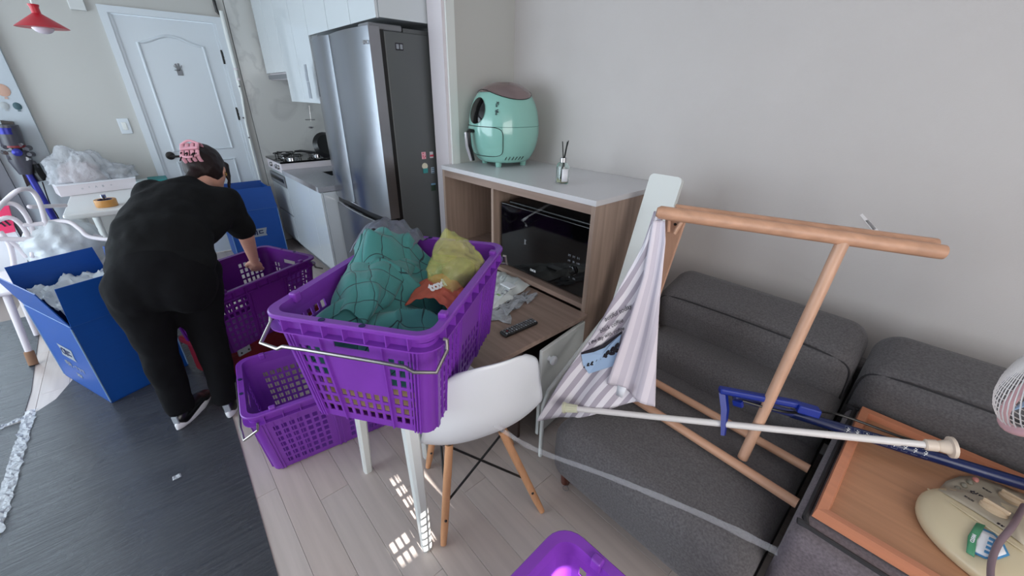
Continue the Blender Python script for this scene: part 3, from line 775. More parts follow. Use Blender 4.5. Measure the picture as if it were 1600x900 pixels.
# ---- air fryer
AC = at(787, 256, 'z', CZ); AFS = 1.4
t = thing('air_fryer', 'mint green egg-shaped air fryer on the white cabinet top', 'air fryer', AC)
toc = Vector((-AC.x, -AC.y, 0)).normalized()
side = Vector((-toc.y, toc.x, 0))
fd = (toc*.68+Vector((0, 1, 0))*.0 + side*-.0).normalized()
# front of the fryer faces left in view
vright = rt2.copy(); vright.z = 0; vright.normalize()
fd = (-vright*.86 + toc*.52).normalized(); fs = Vector((-fd.y, fd.x, 0))
prof = [(.001, .018), (.085, .018), (.112, .03), (.135, .075), (.146, .13), (.146, .18), (.138, .235), (.120, .285), (.095, .318), (.06, .34), (.03, .348), (.001, .35)]
pp = catmull([(a, b, 0) for a, b in prof], 4)
T_ = frame(AC, fd, fs) @ Matrix.Diagonal((1.48, 1.48, 1.34, 1))
def surf(phi, z, off=0.):            # point on the body, phi from the front, towards the camera side
    zs = [p.y for p in pp]; r = np.interp(z, zs, [p.x for p in pp])
    dr = (np.interp(z+.004, zs, [p.x for p in pp])-np.interp(z-.004, zs, [p.x for p in pp]))/.008
    n = Vector((math.cos(phi), math.sin(phi), -dr)).normalized()
    return T_ @ (Vector((r*math.cos(phi), r*math.sin(phi), z))+n*off)
body = part('body', MB().lathe([(max(p.x, .001), p.y) for p in pp], 56, T_), M['mint'], t)
csgn = 1 if (T_.to_3x3() @ Vector((0, 1, 0))).dot(toc) > 0 else -1
part('lid_panel', MB().sheet(lambda u, v: surf((u-.5)*2*PI, .300+.047*v + (0 if v > 0 else .018*math.cos((u-.5)*4*PI)*1), .002), 48, 6), mat('champagne_lid', (150, 132, 132), .12, metal=.6), body)
part('lid_line', MB().tube([surf((i/48-.5)*2*PI, .299+.018*math.cos((i/48-.5)*4*PI), .002) for i in range(48)], .0022, 6, closed=True), M['black'], body)
wph = csgn*R(8)
part('window', MB().sheet(lambda u, v: surf(wph+csgn*(v*.045/.13)*math.cos(2*PI*u)*1.0, .235+v*.052*math.sin(2*PI*u), .0025), 32, 4), M['blackgloss'], body, label='round dark viewing window')
dph = csgn*R(4)
def rr(i, n, hw, hh, cz, rad=.35):
    a = 2*PI*i/n; c_, s_ = math.cos(a), math.sin(a)
    k = (abs(c_)**6+abs(s_)**6)**(-1/6)
    return dph+csgn*hw*c_*k*1.0, cz+hh*s_*k
ft = [surf(*rr(i, 64, .95, .062, .112), .0015) for i in range(64)]
part('drawer_line', MB().tube(ft, .002, 6, closed=True), M['black'], body)
part('drawer', MB().sheet(lambda u, v: surf(dph+csgn*(u-.5)*1.84, .053+.118*v, .0018), 30, 8), M['mint'], body)
part('seam', MB().tube([surf(i/40*2*PI, .174, .0006) for i in range(40)], .0012, 5, closed=True), mat('mint_seam', (70, 120, 112), .5), body)
hb = surf(dph, .150, 0)
part('handle', MB().tube([surf(dph, .152, -.004), surf(dph, .155, .018), surf(dph, .148, .026), surf(dph, .10, .028), surf(dph, .045, .034)], [.016, .018, .020, .019, .014], 12, flat=.65), M['black'], t)
part('handle_face', MB().tube([surf(dph, .150, .034), surf(dph, .10, .037), surf(dph, .048, .043)], [.013, .015, .010], 12, flat=.5), mat('handle_silver', (206, 208, 216), .2, metal=.5), t)
for a in range(4): part('foot', MB().lathe([(.012, 0), (.014, .02), (.014, .028)], 14, T_ @ Matrix.Translation((.085*math.cos(PI/4+a*PI/2), .085*math.sin(PI/4+a*PI/2), 0))), M['mint'], t)
mb = MB()
for i in range(6): p = csgn*R(62+7*i); mb.tube([surf(p, .036, .001), surf(p+csgn*.05, .05, .001)], .0022, 5)
part('vent', mb, M['black'], body)
pw = csgn*R(48)
for s, z in (('치o', .262), ('냉o', .232)):
    c = surf(pw, z, .003); nx = (surf(pw+csgn*.05, z)-surf(pw-csgn*.05, z)).normalized(); nz_ = (surf(pw, z+.01)-surf(pw, z-.01)).normalized()
    X = (-nz_*.92+nx*.3).normalized()
    text(body, s, .021, frame(c, -nz_ if csgn else nz_, nx), M['printdark'], bold=.0006)
# diffuser
DC = at(878, 286, 'z', CZ)
t = thing('reed_diffuser', 'clear glass reed diffuser bottle with white label and black reeds', 'diffuser', DC)
T_ = Matrix.Translation(DC)
part('bottle', MB().lathe([(.031, 0), (.033, .004), (.033, .082), (.026, .098), (.014, .104), (.014, .112), (.011, .112), (.011, .102), (.023, .095), (.030, .08), (.030, .006), (.001, .005)], 32, T_, caps=False), M['glass'], t)
part('liquid', MB().lathe([(.029, .007), (.029, .022)], 28, T_), M['oil'], t)
part('collar', MB().lathe([(.0165, .103), (.0165, .124), (.0125, .124), (.0125, .103)], 28, T_, caps=False), M['chrome'], t)
tc_ = Vector((-DC.x, -DC.y, 0)).normalized(); ts_ = Vector((tc_.y, -tc_.x, 0))
if ts_.dot(vright) < 0: ts_ = -ts_
part('label', MB().sheet(lambda u, v: DC+tc_*(.0336*math.cos(-.1+u*1.05))+ts_*(.0336*math.sin(-.1+u*1.05))+Vector((0, 0, .012+.062*v)), 10, 1), M['paper'], t, solid=.0006)
for dx, dy, tx, ty, h in ((-.010, .0, .020, .0, .205), (-.006, .004, .014, .004, .20), (.004, -.004, -.012, 0, .20), (.008, 0, .017, .003, .198)):
    b = DC+ts_*dx+tc_*dy+Vector((0, 0, .01)); e = DC+ts_*tx*.9+tc_*ty
    part('reed', MB().tube([b, DC+ts_*((dx+tx)/2*.35)+Vector((0, 0, .118)), Vector((e.x, e.y, CZ+h))], .0024, 6), M['black'], t)

# remote and wipes on the low counter
ZS = .553
a = at(785, 526, 'z', ZS); b = at(836, 504, 'z', ZS); c = (a+b)/2; d = (b-a); d.z = 0; L_ = d.length
t = thing('remote_control', 'black television remote lying on the low wooden counter', 'remote', (c.x, c.y, ZS))
T_ = frame((c.x, c.y, ZS), d, Vector((-d.y, d.x, 0)))
L_ = min(L_, .2)
part('case', MB().rbox((-L_/2, -.024, 0), (L_/2, .024, .018), .009, 4, T=T_), M['black'], t)
for i in range(13):
    for j in range(3):
        k_ = M['printgrey'] if (i*3+j) % 4 == 0 else M['grey']
        if i == 11 and j == 1: k_ = M['vac_red']
        q = MB(); x = L_/2-.014-i*(L_-.026)/12; y = -.014+.014*j
        q.rbox((x-.004, y-.0045, .0165), (x+.004, y+.0045, .0205), .001, 1, T=T_)
        part('button', q, k_, t)
# wet wipes
def wig(u, v, s, a): return a*noise.noise(Vector((u*5+s, v*5, s)))
q4 = [at(*q, 'z', ZS) for q in ((740, 505), (784, 478), (829, 447), (775, 422))]
t = thing('wet_wipe_pack', 'crumpled white wet-wipe packet between crate and microwave', 'packet', ((q4[0]+q4[2])/2))
def wp_(u, v):
    p = (q4[0]*(1-u)+q4[1]*u)*(1-v)+(q4[3]*(1-u)+q4[2]*u)*v
    p = p+Vector((wig(u, v, 3, .02), wig(u, v, 9, .02), 0))
    e = (1-(2*u-1)**6)*(1-(2*v-1)**6)
    return Vector((p.x, p.y, ZS+.004+.035*e+abs(wig(u*2, v*2, 1, .02))*e))
part('pouch', MB().sheet(wp_, 26, 26), mat('glossy_white_pouch', (224, 232, 232), .22), t)
c = wp_(.66, .55)
part('lid', MB().rbox(c+Vector((-.04, -.025, .002)), c+Vector((.04, .025, .012)), .006, 2), M['white'], t)
for i, (u, v) in enumerate(((.5, .3), (.6, .28), (.7, .3), (.8, .35))):
    c = wp_(u, v); part('print', MB().rbox(c+Vector((-.012, -.006, .002)), c+Vector((.012, .006, .003)), .001, 1), M['printgrey'] if i != 1 else mat('leaf_green', (150, 190, 120), .5), t)
mb = MB().sheet(lambda u, v: Vector((0, 0, .004+abs(wig(u*2, v*2, 5, .02))))+(lambda p: Vector((p.x, p.y, ZS)))(at(748+80*u+20*wig(u, v, 4, 1), 492-38*u+20*v*(1+wig(u, v, 2, 1.5)), 'z', ZS)), 20, 8)
solo('plastic_scrap', mb, M['film2'], 'clear crumpled plastic scrap in front of the wipe packet', 'film', solid=.0006)

# ============================================================ PURPLE CRATES
CL, CW, CH = .668, .475, .35         # rim length, rim width, height
def grid_wall(mb, P, us, vs, hole, th):
    """wall on a u/v grid with real holes; P(u, v, w) gives points, w = 0 outside, 1 inside"""
    nu, nv = len(us)-1, len(vs)-1
    solid = [[not hole(i, j) for j in range(nv)] for i in range(nu)]
    idx = {}; V = []; Fc = []
    def g(i, j, w):
        if (i, j, w) not in idx: idx[(i, j, w)] = len(V); V.append(P(us[i], vs[j], w))
        return idx[(i, j, w)]
    for i in range(nu):
        for j in range(nv):
            if not solid[i][j]: continue
            Fc.append((g(i, j, 0), g(i+1, j, 0), g(i+1, j+1, 0), g(i, j+1, 0)))
            Fc.append((g(i, j, 1), g(i, j+1, 1), g(i+1, j+1, 1), g(i+1, j, 1)))
            for (di, dj, a, b) in ((-1, 0, (i, j), (i, j+1)), (1, 0, (i+1, j+1), (i+1, j)), (0, -1, (i+1, j), (i, j)), (0, 1, (i, j+1), (i+1, j+1))):
                ii, jj = i+di, j+dj
                if ii < 0 or jj < 0 or ii >= nu or jj >= nv or not solid[ii][jj]:
                    Fc.append((g(*a, 0), g(*a, 1), g(*b, 1), g(*b, 0)))
    mb.add(V, Fc)
def crate(label, x, y, z, rot, m, handle=0, style=0, group='purple plastic crates'):
    t = thing('plastic_crate', label, 'crate', (x, y, z), rot, group)
    tl, tw, bl, bw, th = .635, .442, .575, .375, .0035
    def half(zz, full_t, full_b): return (full_b+(full_t-full_b)*zz/CH)/2
    # long walls (u along length), end walls (u along width)
    hw, gap = .0205, .0115
    def cols(L_, blocks):            # blocks: list of (centre, n)
        us = [0.]; holes = set()
        for c, n, tagc in blocks:
            st = c-(n*hw+(n-1)*gap)/2
            for k in range(n):
                a = st+k*(hw+gap)
                us.append(a); holes.add((len(us)-1, tagc)); us.append(a+hw)
        us.append(1.)
        return us, {i: tg for i, tg in holes}
    zrows = [0., .022]
    zr = {}
    rh, rg = .024, .0105
    zz = .024
    vs = [0.]; rows = {}
    for k in range(8):
        vs.append(zz); rows[len(vs)-1] = k; vs.append(zz+rh); zz += rh+rg
    vs.append(.318)
    shell = MB()
    for sgn in (1, -1):
        if style == 0: bl_ = [(-.205, 5, 'a'), (0, 7, 'b'), (.205, 5, 'a')]
        else: bl_ = [(-.155, 7, 'a'), (.155, 7, 'a')]
        us, hc = cols(1, bl_); us = [-.3]+us[1:-1]+[.3]
        def hole(i, j, hc=hc):
            if i not in hc or j not in rows: return False
            return rows[j] < (8 if hc[i] == 'a' else 4) if style == 0 else rows[j] < 7
        def P(u, v, w, sgn=sgn):
            L_ = half(v, tl, bl); Wd = half(v, tw, bw)
            uu = u*(L_-.03)/.3
            return Vector((uu, sgn*(Wd-w*th), v))
        grid_wall(shell, P, us, vs, hole, th)
    hw, gap = .0192, .0106
    for sgn in (1, -1):
        bl_ = [(-.146, 3, 'a'), (0, 6, 'b'), (.146, 3, 'a')]
        us, hc = cols(1, bl_); us = [-.2]+us[1:-1]+[.2]
        # hand slot: merge upper rows over middle columns
        slot_i = [i for i in hc if hc[i] == 'b']; lo, hi = sorted(slot_i)[1], sorted(slot_i)[-2]
        def hole(i, j, hc=hc, lo=lo, hi=hi):
            if lo <= i <= hi and j >= 2*8: return False
            if lo <= i <= hi and j in (15,): return True
            if i not in hc or j not in rows: return False
            return rows[j] < (7 if hc[i] == 'a' else 3)
        def P(u, v, w, sgn=sgn):
            L_ = half(v, tl, bl); Wd = half(v, tw, bw)
            return Vector((sgn*(L_-w*th), u*(Wd-.03)/.2, v))
        grid_wall(shell, P, us, vs, hole, th)
    # rounded corners
    for sx in (1, -1):
        for sy in (1, -1):
            V = []; n = 6
            for zz in (0, .318):
                L_, Wd = half(zz, tl, bl), half(zz, tw, bw)
                for w in (0, th):
                    for k in range(n+1):
                        a = k/n*PI/2; r = .03-w
                        V.append((sx*(L_-.03+r*math.cos(a)), sy*(Wd-.03+r*math.sin(a)), zz))
            m_ = n+1; Fc = []
            for k in range(n):
                Fc += [(k, k+1, 2*m_+k+1, 2*m_+k), (m_+k, m_+k+1, 3*m_+k+1, 3*m_+k), (k, k+1, m_+k+1, m_+k), (2*m_+k, 2*m_+k+1, 3*m_+k+1, 3*m_+k)]
            shell.add(V, Fc)
    # bottom with drain grid
    ub = [-bl/2+.012]+[v for k in range(9) for v in (-.24+k*.056, -.24+k*.056+.030)]+[bl/2-.012]
    vb = [-bw/2+.012]+[v for k in range(6) for v in (-.15+k*.055, -.15+k*.055+.028)]+[bw/2-.012]
    grid_wall(shell, lambda u, v, w: Vector((u, v, .004*w)), ub, vb, lambda i, j: i % 2 == 1 and j % 2 == 1 and style == 9, .004)
    shell.box((-bl/2+.004, -bw/2+.03, 0), (-bl/2+.014, bw/2-.03, .004)).box((bl/2-.014, -bw/2+.03, 0), (bl/2-.004, bw/2-.03, .004))
    shell.box((-bl/2+.014, -bw/2+.002, 0), (bl/2-.014, -bw/2+.014, .004)).box((-bl/2+.014, bw/2-.014, 0), (bl/2-.014, bw/2-.002, .004))
    part('shell', shell, m, t, world=False, smooth=30)
    # ribs
    rb = MB()
    def vrib(px_, py_, nx, ny, w=.0035, dpt=.006, full=True):
        pb, pt = [], []
        for zz, lst in ((.0, pb), (.30, pt)):
            L_, Wd = half(zz, tl, bl), half(zz, tw, bw)
            cx = nx*(L_) if nx else px_*(L_-.03)/.3
            cy = ny*(Wd) if ny else py_*(Wd-.03)/.2
            tx, ty = (0, 1) if nx else (1, 0)
            for a, b in ((-w, 0), (w, 0), (w, dpt), (-w, dpt)):
                lst.append((cx+tx*a+nx*b, cy+ty*a+ny*b, zz))
        rb.add(pb+pt, [(0, 1, 2, 3), (4, 5, 6, 7)]+[(i, (i+1) % 4, 4+(i+1) % 4, 4+i) for i in range(4)])
    for s in (1, -1):
        xs = (-.297, -.288, -.106, .106, .288, .297, -.123, .123) if style == 0 else (-.297, -.285, -.012, .012, .285, .297)
        for q in xs: vrib(q, 0, 0, s)
        for k in range(4): vrib(-.205+(k-1.5)*.032, 0, 0, s, .0012, .004); vrib(.205+(k-1.5)*.032, 0, 0, s, .0012, .004)
        for q in (-.197, -.186, -.176, .176, .186, .197, -.094, .094): vrib(0, q, s, 0, .002, .006)
    tag(part('rib', rb, m, t, world=False), kind='stuff')
    # rim: rounded rectangular profile ring with flange and webs
    def ring(L_, Wd, r, z0, n=6):
        o = []
        for cx, cy, a0 in ((L_-r, Wd-r, 0), (-L_+r, Wd-r, 90), (-L_+r, -Wd+r, 180), (L_-r, -Wd+r, 270)):
            for k in range(n+1): a = R(a0+90*k/n); o.append((cx+r*math.cos(a), cy+r*math.sin(a), z0))
        return o
    def ringloft(mb, rings):
        n = len(rings[0]); V = [p for r_ in rings for p in r_]; Fc = []
        m_ = len(rings)
        for j in range(m_):
            for i in range(n):
                a, b = j*n, ((j+1) % m_)*n
                Fc.append((a+i, a+(i+1) % n, b+(i+1) % n, b+i))
        mb.add(V, Fc)
    L0, W0 = CL/2, CW/2; rm = MB()
    ringloft(rm, [ring(L0-.024, W0-.024, .04, CH-.002), ring(L0-.003, W0-.003, .055, CH), ring(L0, W0, .057, CH-.003), ring(L0, W0, .057, CH-.010),
                  ring(L0-.003, W0-.003, .055, CH-.010), ring(L0-.003, W0-.003, .055, CH-.006), ring(L0-.019, W0-.019, .042, CH-.006),
                  ring(L0-.019, W0-.019, .04, CH-.045), ring(L0-.024, W0-.024, .037, CH-.045)])
    part('rim', rm, m, t, world=False, smooth=30)
    fb = MB()
    ringloft(fb, [ring(L0-.019, W0-.019, .04, CH-.044), ring(L0+.001, W0+.001, .057, CH-.044), ring(L0+.001, W0+.001, .057, CH-.048), ring(L0-.019, W0-.019, .04, CH-.048)])
    for s in (1, -1):
        for k in range(9): q = -.26+k*.065; fb.box((q-.0015, s*(W0-.019), CH-.046), (q+.0015, s*(W0-.001), CH-.003))
        for k in range(7): q = -.17+k*.057; fb.box((s*(L0-.019), q-.0015, CH-.046), (s*(L0-.001), q+.0015, CH-.003))
    tag(part('flange', fb, m, t, world=False), kind='stuff')
    # stacking notches and pin holes on the rim
    nb = MB()
    for sx in (1, -1):
        for sy in (1, -1):
            nb.rbox((sx*.225-.012, sy*(W0-.022)-.012, CH-.02), (sx*.225+.012, sy*(W0-.022)+.010, CH+.010), .005, 2)
    tag(part('stacking_lug', nb, m, t, world=False), kind='stuff')
    hb_ = MB()
    for sx in (1, -1):
        for yy in (-.05, .06): hb_.lathe([(.008, CH-.001), (.008, CH+.0012), (.001, CH+.0012)], 14, Matrix.Translation((sx*(L0-.012), yy, 0)))
    tag(part('pin_hole', hb_, M['printnavy'], t, world=False), kind='stuff')
    # steel handles at both ends
    for sx in (1, -1):
        dr_ = .075 if sx*handle >= 0 else .075
        x0 = L0-.05
        pts = [(x0, -W0-.002, CH-.03), (x0, -W0-.010, CH-.03), (x0+.006, -W0-.012, CH-.055), (L0+.008, -W0-.004, CH-.085), (L0+.014, -W0+.05, CH-.09), (L0+.016, -W0+.07, CH-.078)]
        pts += [(L0+.014, -.10, CH-.078), (L0+.014, .10, CH-.078)]
        pts += [(p[0], -p[1], p[2]) for p in reversed(pts[:6])]
        part('handle', MB().tube([(sx*p[0], p[1], p[2]) for p in pts], .005, 8), M['wire'], t, world=False, label='steel wire handle')
    return t
c1 = crate('full purple crate on the white stool, holding the teal quilt', 1.058, -.519, .652, -.967, M['purple'])
c2 = crate('empty purple crate on the floor left of the white stool', 1.727, -.368, .004, -1.706, M['purple'], style=1)
c3 = crate('purple crate on the maroon container, the woman reaches into it', 2.545, -.245, .250, R(-66), M['purple_dim'])
c4 = crate('purple crate corner cut off by the bottom edge of the picture', .012, -.275, .26, R(2), M['purple'])
c4['group'] = 'purple plastic crates'

# unseen box added under crate 4 to place its sun pattern; container under crate 3
t = thing('added_riser_box', 'added unseen dark box raising the nearest purple crate for its sun pattern', 'box', (.012, -.275, 0))
part('body', MB().rbox((-.23, -.44, .005), (.24, -.09, .258), .01, 2), M['printnavy'], t)
t = thing('storage_container', 'maroon plastic container with white latch beneath the purple crate', 'container', (2.6, -.25, 0), R(-66))
mb = MB(); mb.rbox((-.30, -.19, .004), (.30, .19, .244), .03, 3); part('body', mb, M['maroon'], t, world=False)
mb = MB(); mb.rbox((-.315, -.205, .205), (.315, .205, .249), .012, 2); part('lid', mb, M['maroon'], t, world=False)
for u in (.17, -.22):
    la = part('latch', MB().rbox((u-.035, -.217, .195), (u+.035, -.203, .240), .006, 2), M['printgrey'], t, world=False, label='pale grey latch')
    for s in (-.02, .02): part('rivet', MB().lathe([(.005, 0), (.005, .003)], 10, frame(Vector((0, 0, 0)), (1, 0, 0), (0, 0, 1))), M['black'], la, world=False).location = (u+s, -.218, .214)

# ---- white stool under the main crate
t = thing('side_table', 'small white table with tapered legs beneath the purple crate', 'table', (1.09, -.48, 0))
def leg(p, q, r1, r2, m, name='leg', par=None, n=4): return part(name, MB().tube([p, q], [r1, r2], n if n > 4 else 16), m, par)
part('tabletop', MB().rbox((.86, -.66, .628), (1.33, -.355, .650), .008, 2), M['whitepaint'], t)
for fx, fy, tx, ty in ((.86, -.384, .885, -.39), (1.32, -.364, 1.30, -.385), (1.215, -.60, 1.20, -.60), (1.30, -.64, 1.29, -.62)):
    mb = MB(); Z_ = .63; V = []
    for (cx, cy, zz, w) in ((fx, fy, .0, .0165), (tx, ty, Z_, .024)):
        V += [(cx+a*w, cy+b*w, zz) for a, b in ((-1, -.6), (-.6, -1), (.6, -1), (1, -.6), (1, .6), (.6, 1), (-.6, 1), (-1, .6))]
    mb.add(V, [tuple(range(7, -1, -1)), tuple(range(8, 16))]+[(i, (i+1) % 8, 8+(i+1) % 8, 8+i) for i in range(8)])
    part('leg', mb, M['whitepaint'], t)

# ---- contents of the main crate
Tc = Matrix.Translation((1.058, -.519, .652)) @ Matrix.Rotation(-.967, 4, 'Z')
def C(u, v, w): return Tc @ Vector((u, v, w))
def bump2(u, v, cu, cv, su, sv, rot=0):
    a, b = u-cu, v-cv; c_, s_ = math.cos(rot), math.sin(rot)
    a, b = a*c_+b*s_, -a*s_+b*c_
    return math.exp(-(a/su)**2-(b/sv)**2)
def quilt(s, t_):
    # sheet rumpled over the crate: u along the length (+ far), v across (+ left in view)
    u = -.275+.575*t_; v = .235-.425*s
    h = .245
    h += .115*bump2(u, v, .04, .10, .13, .09, .3) + .10*bump2(u, v, .22, .10, .09, .10) + .045*bump2(u, v, .16, -.06, .16, .06, .2)
    h += .03*bump2(u, v, -.15, .06, .12, .14) + .125*bump2(u, v, .11, .20, .15, .09) + .045*bump2(u, v, -.20, .10, .08, .12)
    h -= .10*bump2(u, v, .03, -.115, .08, .055, .2)
    h -= .055*bump2(u, v, -.245, .0, .05, .3)
    # long folds
    f1 = math.sin((u*1.0+v*1.5)*22+1.2*math.sin(v*11)); h += .012*f1
    r_ = 1-abs(noise.noise(Vector((u*7+2, v*6-1, .5)))*2); h += .028*(r_**3)-.012
    h += .016*noise.noise(Vector((u*14, v*14, 3)))
    e = min(1, min(t_, 1-t_, s, 1-s)*9)
    h = .10+(h-.10)*(.35+.65*e) if not (s < .1 and .3 < t_) else h
    du = .016*noise.noise(Vector((u*9, v*9, 7))); dv = .016*noise.noise(Vector((u*9, v*9, 11)))
    lim = .196
    lim2 = .196+.05*max(0, min(1, (h-.335)/.05))
    return C(max(-.29, min(.30, u+du)), max(-lim, min(lim2, v+dv)), h)
t = thing('quilt', 'teal diamond-stitched quilt stuffed into the large purple crate', 'quilt', C(0, 0, .03))
part('cover', MB().sheet(quilt, 110, 120), M['teal'], t, smooth=180)
def lobe(s, t_):                     # thick rolled fold on the left of the crate
    a = s*2*PI*.93+.25; L_ = t_
    u = -.215+.46*L_; w = .265+.045*math.sin(PI*L_)+.02*noise.noise(Vector((L_*4, 0, 1)))
    r_ = .075*(math.sin(PI*min(1, max(0, .12+.80*L_))))**.55*(1+.16*noise.noise(Vector((L_*6, a, 2))))+.004*math.sin(a*5+L_*9)
    return C(u+.02*math.sin(a+3*L_), .083+.035*math.sin(L_*3)+r_*1.25*math.cos(a), w+r_*.85*math.sin(a))
part('rolled_fold', MB().sheet(lobe, 60, 80), M['teal'], t, smooth=180)
def lining(s, t_):
    u = .13+.19*t_+.02*s; v = .285-.22*s
    h = .365+.095*math.sin(PI*min(1, s*1.05))*(1-.55*t_)+.014*noise.noise(Vector((s*9, t_*7, 1)))+.012*math.sin(s*26+t_*6)*t_
    return C(u, v, h-.03*abs(2*t_-1)**3)
solo('plastic_cover_bag', MB().sheet(lining, 50, 24), M['baggrey'], 'shiny grey plastic cover behind the teal quilt', 'bag', solid=.002)
# terracotta cloth label
def terra(s, t_):
    u = -.055+.11*t_+.018*math.sin(s*4); v = -.015-.165*s
    h = .262+.030*math.sin(PI*s)+.008*noise.noise(Vector((s*8, t_*8, 4)))+.03*(t_-.5)
    return C(u, v, h+.012)
t = thing('terracotta_bag', 'terracotta cloth tucked between quilt and yellow bag', 'cloth', C(0, -.1, .24))
tb = part('cloth', MB().sheet(terra, 30, 16), M['terra'], t, solid=.003)
c = C(0, -.085, .325)
dx = (C(.1, 0, 0)-C(-.03, .1, 0)).normalized()
text(t, 'toxi', .038, frame(C(.005, -.10, .312), (C(.10, -.06, 0)-C(0, 0, 0)), (C(-.04, .1, .05)-C(0, 0, 0))), M['printwhite'], bold=.002)
# yellow bag
t = thing('yellow_plastic_bag', 'translucent yellow plastic bag with dark contents in the crate', 'bag', C(.13, -.125, .2))
mb = MB(); mb.ball((0, 0, 0), 1, (1, 1, 1), 30)
Ty = Tc @ Matrix.Translation((.135, -.115, .315))
for i, p in enumerate(mb.v):
    n_ = p.normalized(); k_ = 1+.22*noise.noise(n_*2.2+Vector((3, 1, 2)))+.10*abs(noise.noise(n_*5))
    k_ += .07*(1-abs(noise.noise(n_*3.4+Vector((9, 2, 5))))*2)**4
    pk = max(0, n_.dot(Vector((.15, .35, .92)).normalized()))**10*.42
    q = Vector((n_.x*.115*k_, n_.y*.088*k_, n_.z*(.088*k_+.088*pk)))
    q += Vector((.05*pk, .03*pk, 0))
    q.y = max(-.098, q.y)
    mb.v[i] = Ty @ q
part('bag', mb, M['yellow'], t, smooth=60)
mb = MB(); mb.ball((0, 0, 0), 1, (.078, .055, .052), 14, Tc @ Matrix.Translation((.13, -.125, .30)))
part('contents', mb, M['bagfill'], t)
# things at the bottom seen through the holes
t = thing('folded_paper_bag', 'tan folded paper seen through the holes of the crate end', 'paper', C(-.2, 0, .01))
mb = MB().rbox((-.262, -.155, .006), (-.20, .16, .13), .01, 2, T=Tc); part('paper', mb, mat('kraft_paper', (206, 176, 132), .8, var=.1, vscale=20), t)

# ---- white shell chair
t = thing('shell_chair', 'white moulded plastic chair with wooden legs by the low counter', 'chair', (.93, -.69, 0))
fw_ = Vector((.925, -.38, 0)).normalized(); sd = Vector((-fw_.y, fw_.x, 0)); 
if sd.dot(vright) < 0: sd = -sd
Cc = Vector((.968, -.672, -.022))
SD2 = (sd+Vector((.12, 0, 0))).normalized(); FW2 = Vector((-SD2.y, SD2.x, 0)); FW2 = FW2 if FW2.dot(fw_) > 0 else -FW2
def shell(u, v):                     # u across, v from front lip over the seat up the back
    s = (u-.5)*2
    ctrl = [(.215, .435), (.17, .447), (.10, .437), (.0, .427), (-.10, .428), (-.175, .455), (-.215, .52), (-.238, .61), (-.258, .70), (-.274, .785), (-.284, .842)]
    x = v*(len(ctrl)-1); i = min(int(x), len(ctrl)-2); f_ = x-i
    f_ = f_
    p = (1-f_)*Vector(ctrl[i]+(0,))+f_*Vector(ctrl[i+1]+(0,))
    w = .222-.02*max(0, .3-v)*3
    if v > .55: w = .222-.080*((v-.55)/.45)**1.3
    if v > .5: w *= math.sqrt(max(0.02, 1-max(0, (v-.86)/.14)**3*.35))
    side_up = .060*abs(s)**2.6*math.sin(PI*min(1, max(0, (v-.02)/.75)))   # raised sides
    fwd = .085*abs(s)**2.4*max(0, min(1, (v-.45)/.25))*(1-.3*v)
    top = -.045*abs(s)**3*max(0, (v-.8)/.2)
    return Cc + SD2*(s*w) + FW2*(p.x+fwd) + Vector((0, 0, p.y+side_up*(1 if v < .75 else 1)+top))
def smooth_sheet(fn, nu, nv, it=2):
    g = [[Vector(fn(i/nu, j/nv)) for i in range(nu+1)] for j in range(nv+1)]
    for _ in range(it):
        for j in range(1, nv):
            for i in range(nu+1): g[j][i] = g[j][i]*.5+(g[j-1][i]+g[j+1][i])*.25
    return lambda u, v: g[round(v*nv)][round(u*nu)]
part('seat_shell', MB().sheet(smooth_sheet(shell, 28, 44, 4), 28, 44), M['white'], t, solid=.006, smooth=180)
ft_ = [Vector((.826, -.434, 0)), Vector((.675, -.801, 0))]
fm = (ft_[0]+ft_[1])/2
ft_ += [ft_[0]+fw_*.36, ft_[1]+fw_*.36]
tops = [Cc+sd*(-.10)+fw_*(-.10), Cc+sd*.10+fw_*(-.10), Cc+sd*(-.10)+fw_*.12, Cc+sd*.10+fw_*.12]
if (ft_[0]-ft_[1]).dot(sd) > 0: tops = [tops[1], tops[0], tops[3], tops[2]]
for f_, tp in zip(ft_, tops):
    tp = tp+Vector((0, 0, .385))
    lg = part('leg', MB().tube([f_+Vector((0, 0, .004)), f_*.85+tp*.15, f_*.3+tp*.7, tp], [.011, .014, .0155, .015], 14), M['beech'], t)
    q = f_*.72+tp*.28
    part('bolt', MB().ball(q-fw_*.0135, .0055, (1, 1, 1), 6), M['black'], lg)
up_ = lambda a, z: ft_[a]*(1-z)+(tops[a]+Vector((0, 0, .385)))*z
for a, b in ((0, 1), (2, 3), (0, 2), (1, 3)):
    mid = (up_(a, .95)+up_(b, .95))/2
    part('brace', MB().tube([up_(a, .42), up_(b, .98)], .0045, 8), M['black'], t)
    part('brace', MB().tube([up_(b, .42), up_(a, .98)], .0045, 8), M['black'], t)
for tp in tops:
    part('mount', MB().tube([tp+Vector((0, 0, .38)), tp*.96+Cc*.04+Vector((0, 0, .418))], .008, 8), M['black'], t)

